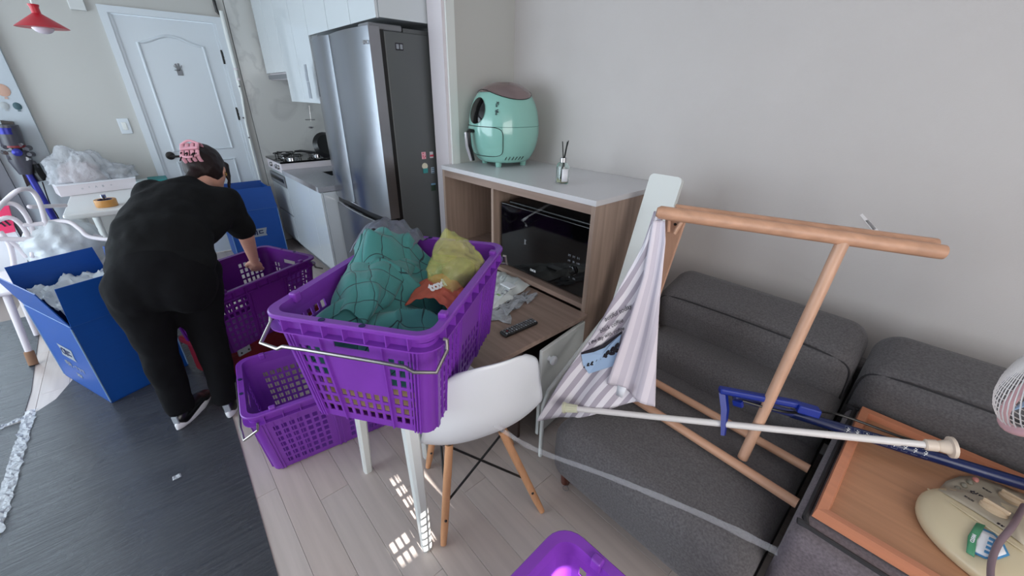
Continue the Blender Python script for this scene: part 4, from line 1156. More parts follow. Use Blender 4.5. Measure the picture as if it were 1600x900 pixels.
# ---- long white panel leaning beside the cabinet
t = thing('leaning_panel', 'tall white rounded board leaning at the cabinet end beside the sofa', 'board', (.83, -1.05, 0))
b0 = Vector((.90, -1.297, .004)); b1 = Vector((.905, -1.632, 1.205)); d = (b1-b0); xx = Vector((-1, 0, 0))
T_ = frame(b0, xx, d); L_ = d.length
w = .145; poly = []
for cx, cy, a0 in ((w-.02, L_-.02, 0), (.02, L_-.02, 90), (.006, .006, 180), (w-.006, .006, 270)):
    r_ = .02 if a0 < 100 else .006
    for k_ in range(5): a = R(a0+90*k_/4); poly.append((cx+r_*math.cos(a), cy+r_*math.sin(a), -.011))
mb = MB().prism([Vector(p) for p in poly], (0, 0, .022), T_)
part('board', mb, M['whitepaint'], t)
part('edge_rail', MB().rbox((-.004, .02, -.026), (.012, L_-.04, .004), .003, 1, T=T_), M['whitepaint'], t)
part('leg', MB().tube([T_ @ Vector((.012, .62, .015)), Vector((.872, -1.02, .37)), Vector((.872, -.992, .30)), Vector((.872, -.992, .004))], .010, 10), M['whitepaint'], t)

# ============================================================ SOFA
t = thing('sofa', 'charcoal fabric sofa along the right wall', 'sofa', (-.2, -1.45, 0))
part('seat_cushion', MB().rbox((.018, -1.62, .145), (.722, -.86, .405), .075, 6, puff=.05), M['fabric'], t, smooth=180)
part('base', MB().rbox((-1.55, -1.95, .10), (-.72, -.915, .20), .03, 3), M['fabric'], t, smooth=60)
part('base', MB().rbox((.012, -1.95, .10), (.70, -.915, .20), .03, 3), M['fabric'], t, smooth=60)
mb = MB().rbox((.018, -1.96, .30), (.740, -1.47, .535), .07, 6, puff=.03); part('bolster', mb, M['fabric'], t, smooth=180)
def cushion(x0, x1, name):
    mb = MB().rbox((x0, -.135, 0), (x1, .135, .30), .075, 7, puff=.05)
    T_ = Matrix.Translation((0, -1.795, .455)) @ Matrix.Rotation(R(-16), 4, 'X')
    mb.v = [T_ @ v for v in mb.v]
    o = part(name, mb, M['fabric'], t, smooth=180)
    # seam piping following the front-top edge
    zs = .262; pts = [(x0+.012, .10, .10), (x0+.014, .105, .20), (x0+.035, .105, .245), (x0+.08, .108, zs), ((x0+x1)/2, .112, zs+.012), (x1-.08, .108, zs), (x1-.035, .105, .245), (x1-.014, .105, .20), (x1-.012, .10, .10)]
    return o
cushion(.024, .765, 'back_cushion'); cushion(-.74, .006, 'back_cushion'); 
part('bolster', MB().rbox((-.74, -1.96, .30), (.010, -1.665, .535), .05, 5), M['fabric'], t, smooth=180)
part('seat_cushion', MB().rbox((-1.55, -1.62, .145), (-.72, -.86, .405), .075, 6, puff=.05), M['fabric'], t, smooth=180)
part('back_frame', MB().rbox((-1.55, -1.985, .12), (.745, -1.90, .56), .03, 3), M['fabric'], t, smooth=60)
for x, y in ((.725, -.965), (.66, -1.85), (-.8, -.965)): part('foot', MB().lathe([(.018, 0), (.026, .10), (.028, .125)], 16, Matrix.Translation((x-.02, y-.01, 0))), M['walnut'], t)
# seam lines on the back cushions
for x0, x1 in ((.024, .765), (-.74, .006)):
    T_ = Matrix.Translation((0, -1.795, .455)) @ Matrix.Rotation(R(-16), 4, 'X')
    pts = [T_ @ Vector(p) for p in catmull([(x0+.004, .088, .06), (x0+.004, .098, .2), (x0+.03, .106, .262), (x0+.10, .112, .284), (x0+.22, .118, .296), ((x0+x1)/2, .122, .302), (x1-.22, .118, .296), (x1-.10, .112, .284), (x1-.03, .106, .262), (x1-.004, .098, .2), (x1-.004, .088, .06)], 6)]
    part('seam', MB().tube(pts, .0032, 6), M['piping'], t)

# ---- ottoman / armrest box with tray
OX = -.004
t = thing('armrest_box', 'grey upholstered armrest box with piped edges between the sofa seats', 'ottoman', (-.35, -1.3, 0))
part('body', MB().rbox((-.70, -1.655, .135), (OX, -.945, .522), .035, 5), M['fabric2'], t, smooth=60)
rim_ = [(-.024, -1.05), (-.024, -1.3), (-.024, -1.60), (-.03, -1.622), (-.05, -1.63), (-.63, -1.63), (-.66, -1.61), (-.665, -1.58), (-.665, -1.03), (-.65, -1.008), (-.62, -1.0), (-.06, -1.0), (-.034, -1.008), (-.025, -1.028)]
part('piping', MB().tube([Vector((p[0], p[1], .522)) for p in catmull([(a, b, 0) for a, b in rim_], 4, closed=True)], .007, 8, closed=True), M['piping'], t)
for x, y in ((-.07, -1.0), (-.07, -1.6), (-.64, -1.0), (-.64, -1.6)): part('foot', MB().lathe([(.02, 0), (.027, .14)], 14, Matrix.Translation((x, y, 0))), M['walnut'], t)
mb = MB()
TX0, TX1, TY0, TY1, TZ = -.645, -.034, -1.605, -1.035, .530
t = thing('wooden_tray', 'rectangular wooden tray lying on the armrest box', 'tray', ((TX0+TX1)/2, (TY0+TY1)/2, TZ))
part('base', MB().box((TX0+.01, TY0+.01, TZ), (TX1-.01, TY1-.01, TZ+.008)), M['tray'], t)
def trapz(a, b, inn):                # mitred rim rail
    pass
w_ = .030
for (p, q, n_) in (((TX0, TY1), (TX1, TY1), (0, -1)), ((TX0, TY0), (TX1, TY0), (0, 1)), ((TX1, TY0), (TX1, TY1), (-1, 0)), ((TX0, TY0), (TX0, TY1), (1, 0))):
    p = Vector(p+(TZ,)); q = Vector(q+(TZ,)); n_ = Vector(n_+(0,)); d = (q-p).normalized()
    V = [p, q, q-d*w_+n_*w_, p+d*w_+n_*w_]
    up3 = Vector((0, 0, .030))
    Vt = [p+up3+d*.003+n_*.003, q+up3-d*.003+n_*.003, q-d*(w_*.8)+n_*w_*.8+up3*.9, p+d*(w_*.8)+n_*w_*.8+up3*.9]
    part('rim', MB().add(V+Vt, [(0, 1, 2, 3), (4, 5, 6, 7)]+[(i, (i+1) % 4, 4+(i+1) % 4, 4+i) for i in range(4)]), M['tray_edge'], t)

# ============================================================ WOODEN RACK ON THE SOFA
t = thing('wooden_rack', 'bamboo clothes rack standing on the sofa seat', 'rack', (.25, -1.25, .41))
zA = .435
A0, A1 = at(955, 600, 'z', zA), at(1246, 787, 'z', zA)
B0, B1 = at(985, 575, 'z', zA), at(1264, 733, 'z', zA)
part('lower_bar', MB().tube([A0, A1], .0155, 14), M['bamboo'], t)
part('lower_bar', MB().tube([B0, B1], .0145, 14), M['bamboo'], t)
ZT = 1.185
U0, U1 = at(1026, 331, 'z', ZT+.01), at(1474, 394, 'z', ZT-.035)
dU = (U1-U0).normalized()
V0 = U0+Vector((0, -.045, .004)); 
part('top_bar', MB().tube([U0, U0+dU*.01, U1-dU*.012, U1], [.013, .0195, .0195, .019], 16), M['bamboo'], t)
V1 = at(1462, 382, 'y', U1.y-.045)
part('top_bar', MB().tube([V0+dU*.03, V1], [.0165, .0165], 14), M['bamboo'], t)
pA = at(1160, 716, 'z', zA); pT = min((U0+(U1-U0)*k_/200 for k_ in range(201)), key=lambda q: abs((lambda r: 800+F*rt2.dot(r)/fw.dot(r))(q-Vector((0, 0, H)))-1320))
part('post', MB().tube([pA, pT], [.0155, .0165], 14), M['bamboo_z'], t)
# flat end board
e0 = V0+dU*.045+Vector((0, .01, -.01)); 
f0 = at(972, 600, 'y', -1.30); dwn = (f0-e0)
T_ = frame(e0, Vector((-1, 0, 0))-dwn*(Vector((-1, 0, 0)).dot(dwn)/dwn.length_squared), dwn)
part('end_board', MB().rbox((-.030, 0, -.007), (.030, dwn.length, .007), .003, 1, T=T_), M['bamboo_z'], t)
for s in (-1, 1): part('bracket', MB().tube([e0+Vector((s*.024, .004, -.004)), e0+Vector((s*.010, .02, -.055))], .006, 8), M['bamboo_z'], t)
for z_ in (.03, .19): part('screw', MB().ball(T_ @ Vector((.005, z_, -.008)), .0045, (1, 1, 1), 6), M['black'], t)

# ---- striped cloth over the rack
t = thing('striped_cloth', 'grey and white striped cloth hung over the rack beside the white board', 'cloth', at(930, 640, 'y', -.92))
def lerp(a, b, f_): return a+(b-a)*f_
def curve_at(keys, s):
    for (s0, p0), (s1, p1) in zip(keys, keys[1:]):
        if s <= s1+1e-9: return lerp(Vector(p0), Vector(p1), (s-s0)/(s1-s0))
    return Vector(keys[-1][1])
# left and right outlines: world points from top to bottom
LT = [(0, at(1022, 330, 'y', -1.118)), (.18, at(1000, 390, 'y', -1.10)), (.36, at(962, 462, 'y', -1.07)), (.6, at(928, 520, 'y', -1.03)), (.8, at(882, 585, 'y', -.97)), (1, at(838, 658, 'y', -.90))]
RT = [(0, at(1036, 332, 'y', -1.128)), (.18, at(1034, 390, 'y', -1.115)), (.42, at(1030, 460, 'y', -1.115)), (.6, at(1018, 520, 'y', -1.11)), (.8, at(1012, 580, 'y', -1.10)), (1, at(1000, 627, 'y', -1.06))]
def front(u, v):
    p = lerp(curve_at(LT, v), curve_at(RT, v), u)
    p = p+Vector((0, .018*math.sin(u*9+v*3)*v*(1-abs(2*u-1)**4)+.012*noise.noise(Vector((u*4, v*4, 2))), 0))
    if v > .9: p = p+Vector((0, 0, -.028*math.sin(u*PI)*(v-.9)*10*.6))
    return p
fs_ = part('front_panel', MB().sheet(front, 40, 60), M['stripe'], t, solid=.0016, smooth=180)
L2 = [(0, at(1020, 345, 'y', -1.105)), (.3, at(1006, 430, 'y', -1.09)), (.65, at(978, 520, 'y', -1.06)), (1, at(951, 597, 'y', -1.02))]
R2 = [(0, at(1040, 345, 'y', -1.112)), (.12, at(1041, 378, 'y', -1.105)), (.4, at(1032, 470, 'y', -1.09)), (.7, at(1026, 560, 'y', -1.07)), (1, at(1022, 637, 'y', -1.04))]
def back(u, v):
    p = lerp(curve_at(L2, v), curve_at(R2, v), u)
    return p+Vector((0, .010*math.sin(u*8+v*2)*(.3+v), 0))
bk = part('turned_panel', MB().sheet(back, 24, 50), M['stripeback'], t, solid=.0016, smooth=180, label='paler reverse side turned to the front')
def setuv(o, fn):
    l = o.data.uv_layers[0].data
    for i in range(len(l)): u, v = l[i].uv; l[i].uv = fn(u, v)
setuv(fs_, lambda u, v: (u*(1.2+5.6*v)+v*2.6, v))
setuv(bk, lambda u, v: (u*(2.0+2.3*v)+.3, v))
c = at(970, 612, 'y', -.985)
part('care_label', MB().add([at(965, 602, 'y', -.99), at(979, 607, 'y', -.99), at(972, 622, 'y', -.99), at(962, 617, 'y', -.99)], [(0, 1, 2, 3)]), M['paper'], t, solid=.001)
# blue printed pocket picture
def onfront(x, y, off=.004):
    # point of the cloth seen at that pixel: search the sheet's depth
    best = None
    for yy in [(-.88-.003*i) for i in range(90)]:
        p = at(x, y, 'y', yy)
        v = 0; lo = None
        for j in range(41):
            v = j/40; a = curve_at(LT, v); b = curve_at(RT, v)
            if best is None: pass
            u = (p-a).dot(b-a)/max(1e-6, (b-a).length_squared)
            if -.1 <= u <= 1.1:
                q = front(max(0, min(1, u)), v); d_ = (q-p).length
                if lo is None or d_ < lo: lo = d_
        if lo is not None and (best is None or lo < best[0]): best = (lo, p)
    p = best[1]; return p+(Vector((0, 0, H))-p).normalized()*off
def strip_on(pix, name, m, off=.004, label=None):
    P_ = [onfront(x, y, off) for x, y in pix]
    c_ = sum(P_, Vector())/len(P_)
    mb = MB().add([c_]+P_, [(0, 1+i, 1+(i+1) % len(P_)) for i in range(len(P_))])
    return part(name, mb, m, t, smooth=0, solid=.0006, label=label)
strip_on([(908, 553), (925, 549), (943, 543), (957, 531), (971, 521), (967, 540), (961, 571), (945, 576), (920, 584), (911, 570)], 'printed_picture', M['printblue'], .006, 'light blue printed patch with dark leaf sprig')
strip_on([(908, 551), (930, 546), (945, 540), (958, 527), (972, 517), (972, 521), (958, 532), (945, 543), (928, 550), (908, 554)], 'printed_line', M['printdark'], .009)
for i, (x, y) in enumerate(((913, 573), (919, 570), (925, 568), (931, 565), (937, 563), (943, 558), (949, 554), (956, 549), (963, 544))):
    c = onfront(x, y, .015); q = onfront(x+6, y-4, .015); r_ = .004+.0012*i
    mb = MB()
    for s in (-1, 1):
        T_ = frame(c+Vector((0, 0, s*r_*.7)), (q-c)+Vector((0, 0, s*.01)), (0, -.3, 1)); b2 = MB(); b2.ball((0, 0, 0), r_, (1.1, .55, .1), 8); mb.add(b2.v, b2.f, T_)
    part('printed_leaf', mb, M['printdark'], t)
for s, (x0, y0), (x1, y1), sz in (('autiful today', (950, 497), (980, 481), .021), ('black coffee', (940, 517), (970, 502), .019), ('t the day with coffee', (922, 536), (972, 514), .017)):
    a = onfront(x0, y0, .009); b = onfront(x1, y1, .009)
    cN = (a+b)/2; nrm = (Vector((0, 0, H))-cN).normalized(); X = (b-a).normalized(); Yd = nrm.cross(X)
    text(t, s, sz, frame(cN, X, Yd), M['printdark'], bold=0, shear=.3)

# ============================================================ ROD, BLUE POLE, FAN
t = thing('tension_rod', 'white telescopic rod with ribbed end cap lying across sofa and tray', 'rod', at(880, 637, 'z', .45))
r0 = at(884, 637, 'z', .442); r1 = at(1487, 699, 'z', .665)
d = (r1-r0).normalized(); Lr = (r1-r0).length
part('tube', MB().tube([r0, r0+d*(Lr*.90)], .0105, 14), M['rodwhite'], t)
part('inner_tube', MB().tube([r0+d*(Lr*.90), r0+d*(Lr-.04)], .0092, 14), M['rodwhite'], t)
cp = part('end_cap', MB().tube([r0-d*.010, r0-d*.002, r0, r0+d*.045], [.021, .021, .016, .0125], 18), M['ivory'], t, label='ivory ribbed cap')
for k_ in range(12):
    a = k_*PI/6; u = d.cross(Vector((0, 0, 1))).normalized(); w = d.cross(u)
    o_ = (u*math.cos(a)+w*math.sin(a)); part('rib', MB().tube([r0+o_*.016, r0+d*.045+o_*.013], .0016, 5), M['ivory'], cp)
part('flange', MB().tube([r1-d*.055, r1-d*.052, r1-d*.03, r1-d*.028, r1-d*.006, r1-d*.004, r1+d*.004], [.012, .015, .0155, .0135, .020, .028, .028], 20), M['beige'], t, label='beige flared end')
t = thing('blue_pole', 'dark blue tube with a bright blue hooked head across the tray', 'pole', at(1300, 665, 'z', .57))
q0 = at(1235, 645, 'z', .585); q1 = at(1602, 757, 'z', .575); d = (q1-q0)
part('tube', MB().tube([q0, q0+d*.62, q0+d*.63, q1+d*.1], [.015, .0175, .0165, .0165], 18), M['navy'], t)
h0 = at(1136, 617, 'z', .635); 
part('upper_tube', MB().tube([h0+Vector((-.02, -.008, 0)), q0+d*.02], [.0105, .0125], 12), mat('slate_blue_tube', (52, 62, 122), .35), t)
hd = part('head', MB().rbox((-.135, -.014, -.010), (.10, .014, .010), .006, 2, T=frame(at(1195, 622, 'z', .655), at(1280, 640, 'z', .645)-at(1120, 610, 'z', .66), (0, 1, .2))), M['blueplastic'], t, label='bright blue padded head')
part('hook', MB().tube([at(1130, 612, 'z', .652), at(1133, 640, 'z', .60), at(1130, 680, 'z', .525)], [.017, .0165, .010], 4, flat=.45), M['blueplastic'], t)
part('band', MB().rbox((-.03, -.018, -.013), (.03, .018, .013), .004, 2, T=frame(at(1262, 640, 'z', .645), at(1280, 644, 'z', .643)-at(1245, 634, 'z', .648), (0, 1, .2))), M['blueplastic'], t)
part('catch', MB().box((-.014, -.006, -.012), (.014, .006, .006), T=frame(at(1153, 629, 'z', .635), (1, -.2, -.4), (0, 1, 0))), M['blueplastic'], t)
part('cord', MB().tube(catmull([at(1160, 626, 'z', .64), at(1230, 644, 'z', .625), at(1300, 645, 'z', .60), at(1400, 680, 'z', .58), at(1440, 692, 'z', .575)], 5), .0042, 8), M['black'], t)
nrm0 = Vector((0, 0, 1))
dd_ = d.normalized(); cr_ = Vector((0, 0, 1)).cross(dd_).normalized()
for i in range(9):
    p = q0+d*(.27+.042*i); nn = (Vector((0, 0, H))-p).normalized(); nn = (nn-dd_*nn.dot(dd_)).normalized(); tv = nn.cross(dd_)
    c = p+nn*.0172
    ic = MB()
    ic.tube([c-tv*.006-dd_*.003, c+nn*.0006, c+tv*.006+dd_*.004], .0011, 5); ic.tube([c+dd_*.004-tv*.001, c-dd_*.004+tv*.003], .0011, 5); ic.ball(c+tv*.007, .002, n=5)
    part('printed_icon', ic, M['printwhite'], t)
    part('printed_frame', MB().tube([c+dd_*(a*.0068)+tv*(b*.011)-nn*(.0036*abs(b)) for a, b in ((-1, -1), (-1, 0), (-1, 1), (1, 1), (1, 0), (1, -1))], .0005, 4, closed=True), M['printgrey'], t)
# fan
t = thing('electric_fan', 'cream electric fan lying on the tray with white cage and pink rim', 'fan', (-.42, -1.35, .54))
fz = .555
e0 = at(1452, 790, 'z', .60)
bc = Vector((-.475, -1.262, 0)); ea = (at(1440, 772, 'z', .58)-bc); ea.z = 0; eL = ea.length; ea.normalize(); eb = Vector((ea.y, -ea.x, 0))
Tf = frame(Vector((bc.x, bc.y, .54)), ea, Vector((-ea.y, ea.x, 0)))
def sup(u, v, a, b, p=2.3):
    th_ = u*2*PI; c_, s_ = math.cos(th_), math.sin(th_)
    return a*math.copysign(abs(c_)**(2/p), c_), b*math.copysign(abs(s_)**(2/p), s_)
EB = .165
prof = [(0.985, .0), (1.0, .006), (1.0, .016), (.985, .024), (.93, .033), (.80, .043), (.6, .050), (.35, .054), (.001, .055)]
mb = MB(); V = []; n = 64
for k_, z_ in prof:
    for i in range(n):
        x, y = sup(i/n, 0, eL, EB); V.append(Tf @ Vector((x*k_, y*k_, z_)))
mb.add(V, [(j*n+i, j*n+(i+1) % n, (j+1)*n+(i+1) % n, (j+1)*n+i) for j in range(len(prof)-1) for i in range(n)]+[tuple(range(n-1, -1, -1))])
part('base', mb, M['cream'], t, smooth=50)
def ftop(px_, py_, off=0.):          # point on the base top seen at that pixel
    z = .59
    for _ in range(12):
        p = at(px_, py_, 'z', z); q = Tf.inverted() @ p
        k_ = (abs(q.x/eL)**2.3+abs(q.y/EB)**2.3)**(1/2.3)
        zz = np.interp(k_, [p_[0] for p_ in reversed(prof)], [p_[1] for p_ in reversed(prof)])
        z = .54+zz
    return at(px_, py_, 'z', z+off)
panel = [(1466, 765), (1478, 752), (1500, 744), (1525, 744), (1560, 756), (1600, 772), (1600, 852), (1560, 822), (1520, 797)]
dense = []
for i in range(len(panel)):
    a, b = panel[i], panel[(i+1) % len(panel)]
    for k_ in range(4): dense.append((a[0]+(b[0]-a[0])*k_/4, a[1]+(b[1]-a[1])*k_/4))
def ondome(pix, off, name, m_, label=None, rings=5):
    cx_ = sum(p[0] for p in pix)/len(pix); cy_ = sum(p[1] for p in pix)/len(pix); V = [ftop(cx_, cy_, off)]; n_ = len(pix); Fc = []
    for r_ in range(1, rings+1):
        for p in pix: V.append(ftop(cx_+(p[0]-cx_)*r_/rings, cy_+(p[1]-cy_)*r_/rings, off))
    for i in range(n_): Fc.append((0, 1+i, 1+(i+1) % n_))
    for r_ in range(rings-1):
        for i in range(n_): a = 1+r_*n_; b = a+n_; Fc.append((a+i, b+i, b+(i+1) % n_, a+(i+1) % n_))
    return part(name, MB().add(V, Fc), m_, t, smooth=180, solid=.0012, label=label)
pn = ondome(dense, .003, 'control_panel', M['panelgrey'])
part('panel_ridge', MB().tube([ftop(x, y, .003) for x, y in ((1450, 764), (1490, 788), (1540, 822), (1600, 862))], .0022, 6), M['cream'], t)
for (x, y), m_ in (((1496, 764), 'button'), ((1506, 759), 'button'), ((1515, 754), 'button'), ((1524, 750), 'buttonred')):
    c = ftop(x, y, .004); part('push_button', MB().ball(c+Vector((0, 0, .002)), .009, (.75, 1.15, .6), 10), M[m_], t)
kx = (ftop(1580, 812)-ftop(1540, 788)).normalized()
for x, y in ((1552, 797), (1580, 782)):
    c = ftop(x, y, .004)
    Tk = frame(c, kx, Vector((-kx.y, kx.x, 0)))
    kb = part('dial', MB().lathe([(.026, 0), (.025, .008), (.018, .012), (.001, .0125)], 28, Tk, sx=1, sy=.66), M['knobtan'], t)
    part('grip', MB().rbox((-.022, -.003, .008), (.026, .003, .019), .002, 2, T=Tk), M['knobtan'], kb)
Tt = frame(ftop(1527, 773, .0055), kx, Vector((-kx.y, kx.x, 0)))
text(t, '신일', .016, Tt, M['printdark'], bold=.0006)
for x, y in ((1542, 766), (1514, 779), (1563, 820)):
    text(t, '타이머' if x < 1550 else '풍량', .007, frame(ftop(x, y, .0055), kx, Vector((-kx.y, kx.x, 0))), M['printdark'])
# shield sticker
def shp(x, y): return (1546+30*y-7*x, 853+14*y+20*x)       # x across, y down the shield
def dens(P): return [(P[i][0]+(P[(i+1) % len(P)][0]-P[i][0])*k_/3, P[i][1]+(P[(i+1) % len(P)][1]-P[i][1])*k_/3) for i in range(len(P)) for k_ in range(3)]
out_ = [(-1, -.85), (-.5, -.75), (0, -.95), (.5, -.75), (1, -.85), (1.0, .0), (.7, .55), (0, 1.05), (-.7, .55), (-1.0, .0)]
ondome([shp(x, y) for x, y in dens(out_)], .0025, 'sticker_border', M['stickblue'], rings=3)
ondome([shp(x*.84, y*.84) for x, y in dens(out_)], .0032, 'sticker_field', M['paper'], rings=3)
for x in (-.52, -.18, .16, .50):
    ondome([shp(a, b) for a, b in dens([(x-.09, -.15), (x+.09, -.15), (x+.09, .55-.25*abs(x)), (x-.09, .55-.25*abs(x))])], .0040, 'sticker_bar', M['stickblue'], rings=2)
ondome([shp(a, b) for a, b in dens([(-.5, .10), (.5, .10), (.5, .26), (-.5, .26)])], .0044, 'sticker_bar', M['stickblue'], rings=2)
ondome([shp(a, b) for a, b in dens([(-1.15, -.95), (0, -1.12), (1.15, -.95), (1.25, -.50), (0, -.66), (-1.25, -.50)])], .0048, 'sticker_banner', M['stickgreen'], 'green banner across the shield', rings=2)
text(t, 'CLEAN', .0085, frame(ftop(*shp(0, -.84), .0066), ftop(*shp(-1, -.8))-ftop(*shp(1, -.8)), ftop(*shp(0, -1))-ftop(*shp(0, -.5))), M['paper'], bold=.0002)
part('cord', MB().tube(catmull([ftop(1600, 790, .03), ftop(1582, 822, .02), at(1560, 850, 'z', .600), at(1549, 880, 'z', .590), at(1548, 912, 'z', .585)], 6), .0062, 10), mat('mauve_cord', (128, 108, 116), .5), t)
# fan cage: lies back beyond the right edge of the picture
cc = Vector((-.470, -1.235, .90)); cn = Vector((-.42, -.15, -.50)).normalized()
rim_c = at(1600, 632, 'y', -1.25)
ax_ = Vector((.20, -.55, .80)).normalized()
cx_ = Vector((.62, .45, .40)).normalized()
# axis of the cage points along the view of the picture's right edge
axis = Vector((.75, .10, -.66)).normalized()
Tg = frame(Vector((-.385, -1.26, .985)), Vector((.45, .55, .70)), (-.25, .80, -.52))
RG = .165
axis = Vector((.93, -.02, .42)).normalized()
Tg = Matrix.Translation(at(1704, 596, 'y', -1.36)) @ axis.to_track_quat('X', 'Z').to_matrix().to_4x4()
def cage_pt(a, k_): # k 0 rim .. 1 hub (front, +x)
    r_ = RG*math.cos(k_*PI/2*.96); return Tg @ Vector((.085*math.sin(k_*PI/2), r_*math.cos(a), r_*math.sin(a)))
cg = part('cage_ring', MB().tube([Tg @ Vector((0, RG*math.cos(i*PI/24), RG*math.sin(i*PI/24))) for i in range(48)], .010, 10, closed=True), M['pink'], t, label='pink outer ring')
mb = MB(); mb2 = MB()
for i in range(54):
    a = i*2*PI/54
    mb.tube([cage_pt(a+k_*.5, k_) for k_ in [j/7 for j in range(8)]], .0014, 4)
    pts = [(Tg @ Vector((-.105*math.sin(j/7*PI/2), RG*math.cos(j/7*PI/2*.96)*math.cos(a), RG*math.cos(j/7*PI/2*.96)*math.sin(a)))) for j in range(8)]
    mb2.tube(pts, .0014, 4)
tag(part('front_grille', mb, M['rodwhite'], t), kind='stuff'); tag(part('rear_grille', mb2, M['rodwhite'], t), kind='stuff')
part('motor', MB().tube([Tg @ Vector((-.15, 0, 0)), Tg @ Vector((-.10, 0, 0)), Tg @ Vector((-.03, 0, 0))], [.04, .05, .045], 20), M['cream'], t)
for i in range(3):
    a0 = i*2*PI/3
    part('blade', MB().sheet(lambda u, v: Tg @ Vector((-.01+.03*(u-.5), (.03+.11*v)*math.cos(a0+(u-.5)*1.3*(1-.2*v)), (.03+.11*v)*math.sin(a0+(u-.5)*1.3*(1-.2*v)))), 10, 8), M['printblue'], t, solid=.002)
part('stand', MB().tube([Tg @ Vector((-.12, 0, 0)), Vector((-.62, -1.36, .80)), Vector((-.62, -1.30, .58))], .018, 14), M['cream'], t)

# ---- clear film band hanging from chair to sofa
def ribbon(pts, w0, name, label, m, wv=None):
    pts = catmull(pts, 10); V = []
    for i, p in enumerate(pts):
        tdir = (pts[min(i+1, len(pts)-1)]-pts[max(0, i-1)]).normalized()
        vd = (Vector((0, 0, H))-p).normalized(); sdv = tdir.cross(vd).normalized()
        w = w0*(.7+.5*abs(noise.noise(Vector((i*.21, 0, 1))))+(wv(i/len(pts)) if wv else 0))
        for k_ in range(4):
            V.append(p+sdv*w*(k_/3-.5)*2+vd*.004*noise.noise(Vector((i*.5, k_*2, 3))))
    mb = MB().add(V, [(4*i+k_, 4*i+k_+1, 4*i+k_+5, 4*i+k_+4) for i in range(len(pts)-1) for k_ in range(3)])
    return solo(name, mb, m, label, 'film', solid=.0006, smooth=180)
ribbon([at(712, 624, 'z', .63), at(760, 655, 'z', .545), at(800, 682, 'z', .50), at(845, 706, 'z', .44), at(960, 748, 'z', .425), at(1100, 806, 'z', .415), at(1215, 862, 'z', .42), at(1300, 905, 'z', .43)],
       .009, 'stretch_film_band', 'clear stretched plastic film band hanging across the white chair and grey sofa', M['film'], lambda f_: .9*max(0, f_-.45))

# ============================================================ FLOOR MATS
def matp(label, pix, z=.0, wav=.0):
    P_ = [at(x, y, 'z', 0) if not isinstance(x, Vector) else x for x, y in pix]
    mb = MB().prism([Vector((p.x, p.y, z)) for p in P_], (0, 0, .0035))
    return solo('floor_mat', mb, M['mat'], label, 'mat', 'film covered floor mats', smooth=0)
vec = lambda x, y: (Vector((x, y, 0)), 0)
matp('large dark grey film-covered floor mat under the woman', [vec(-.4, .085), vec(1.16, .047), vec(3.42, -.03), vec(3.40, .50), vec(2.84, .69), vec(2.76, .765), vec(-.4, .80)])
matp('dark film-covered floor mat in the lower left corner', [vec(-.4, .806), vec(2.72, .778), vec(2.70, 2.2), vec(-.4, 2.2)])
matp('film-covered floor mat lit by the window at the left edge', [vec(2.74, .80), vec(3.02, .795), vec(4.2, .85), vec(4.2, 2.3), vec(2.72, 2.3)])
# crumpled packing tape along the seam
for name, lbl, a, b, w in (('packing_tape', 'shiny crumpled clear tape along the mat seam at the left', vec(1.95, .79)[0], vec(2.80, .775)[0], .022), ('packing_tape', 'shiny clear tape across the two left mats', vec(2.74, .78)[0], vec(2.69, 1.15)[0], .018)):
    n = 60; V = []; d = (b-a); nn = Vector((-d.y, d.x, 0)).normalized()
    for i in range(n+1):
        for k_ in range(5):
            p = a+d*(i/n)+nn*w*((k_-2)/2)*(1+.5*noise.noise(Vector((i*.4, k_, 0)))); V.append(Vector((p.x, p.y, .006+.012*abs(noise.noise(Vector((i*.9, k_*1.7, 5)))))))
    solo(name, MB().add(V, [(5*i+k_, 5*i+k_+1, 5*i+k_+6, 5*i+k_+5) for i in range(n) for k_ in range(4)]), M['film2'], lbl, 'tape', solid=.0005, smooth=0)
# a ring and a scrap on the floor
c = at(884, 763, 'z', .004)
solo('rubber_ring', MB().tube([c+Vector((.013*math.cos(a*PI/8), .011*math.sin(a*PI/8), 0)) for a in range(16)], .0012, 6, closed=True), M['grey'], 'small clear plastic ring on the floor by the sofa foot', 'ring')
c = at(277, 746, 'z', .004)
mb = MB().sheet(lambda u, v: c+Vector(((u-.5)*.025, (v-.5)*.03, .0035+.006*abs(noise.noise(Vector((u*5, v*5, 2)))))), 8, 8)
solo('film_scrap', mb, M['film2'], 'tiny crumpled film scrap on the dark mat', 'film', solid=.0005)

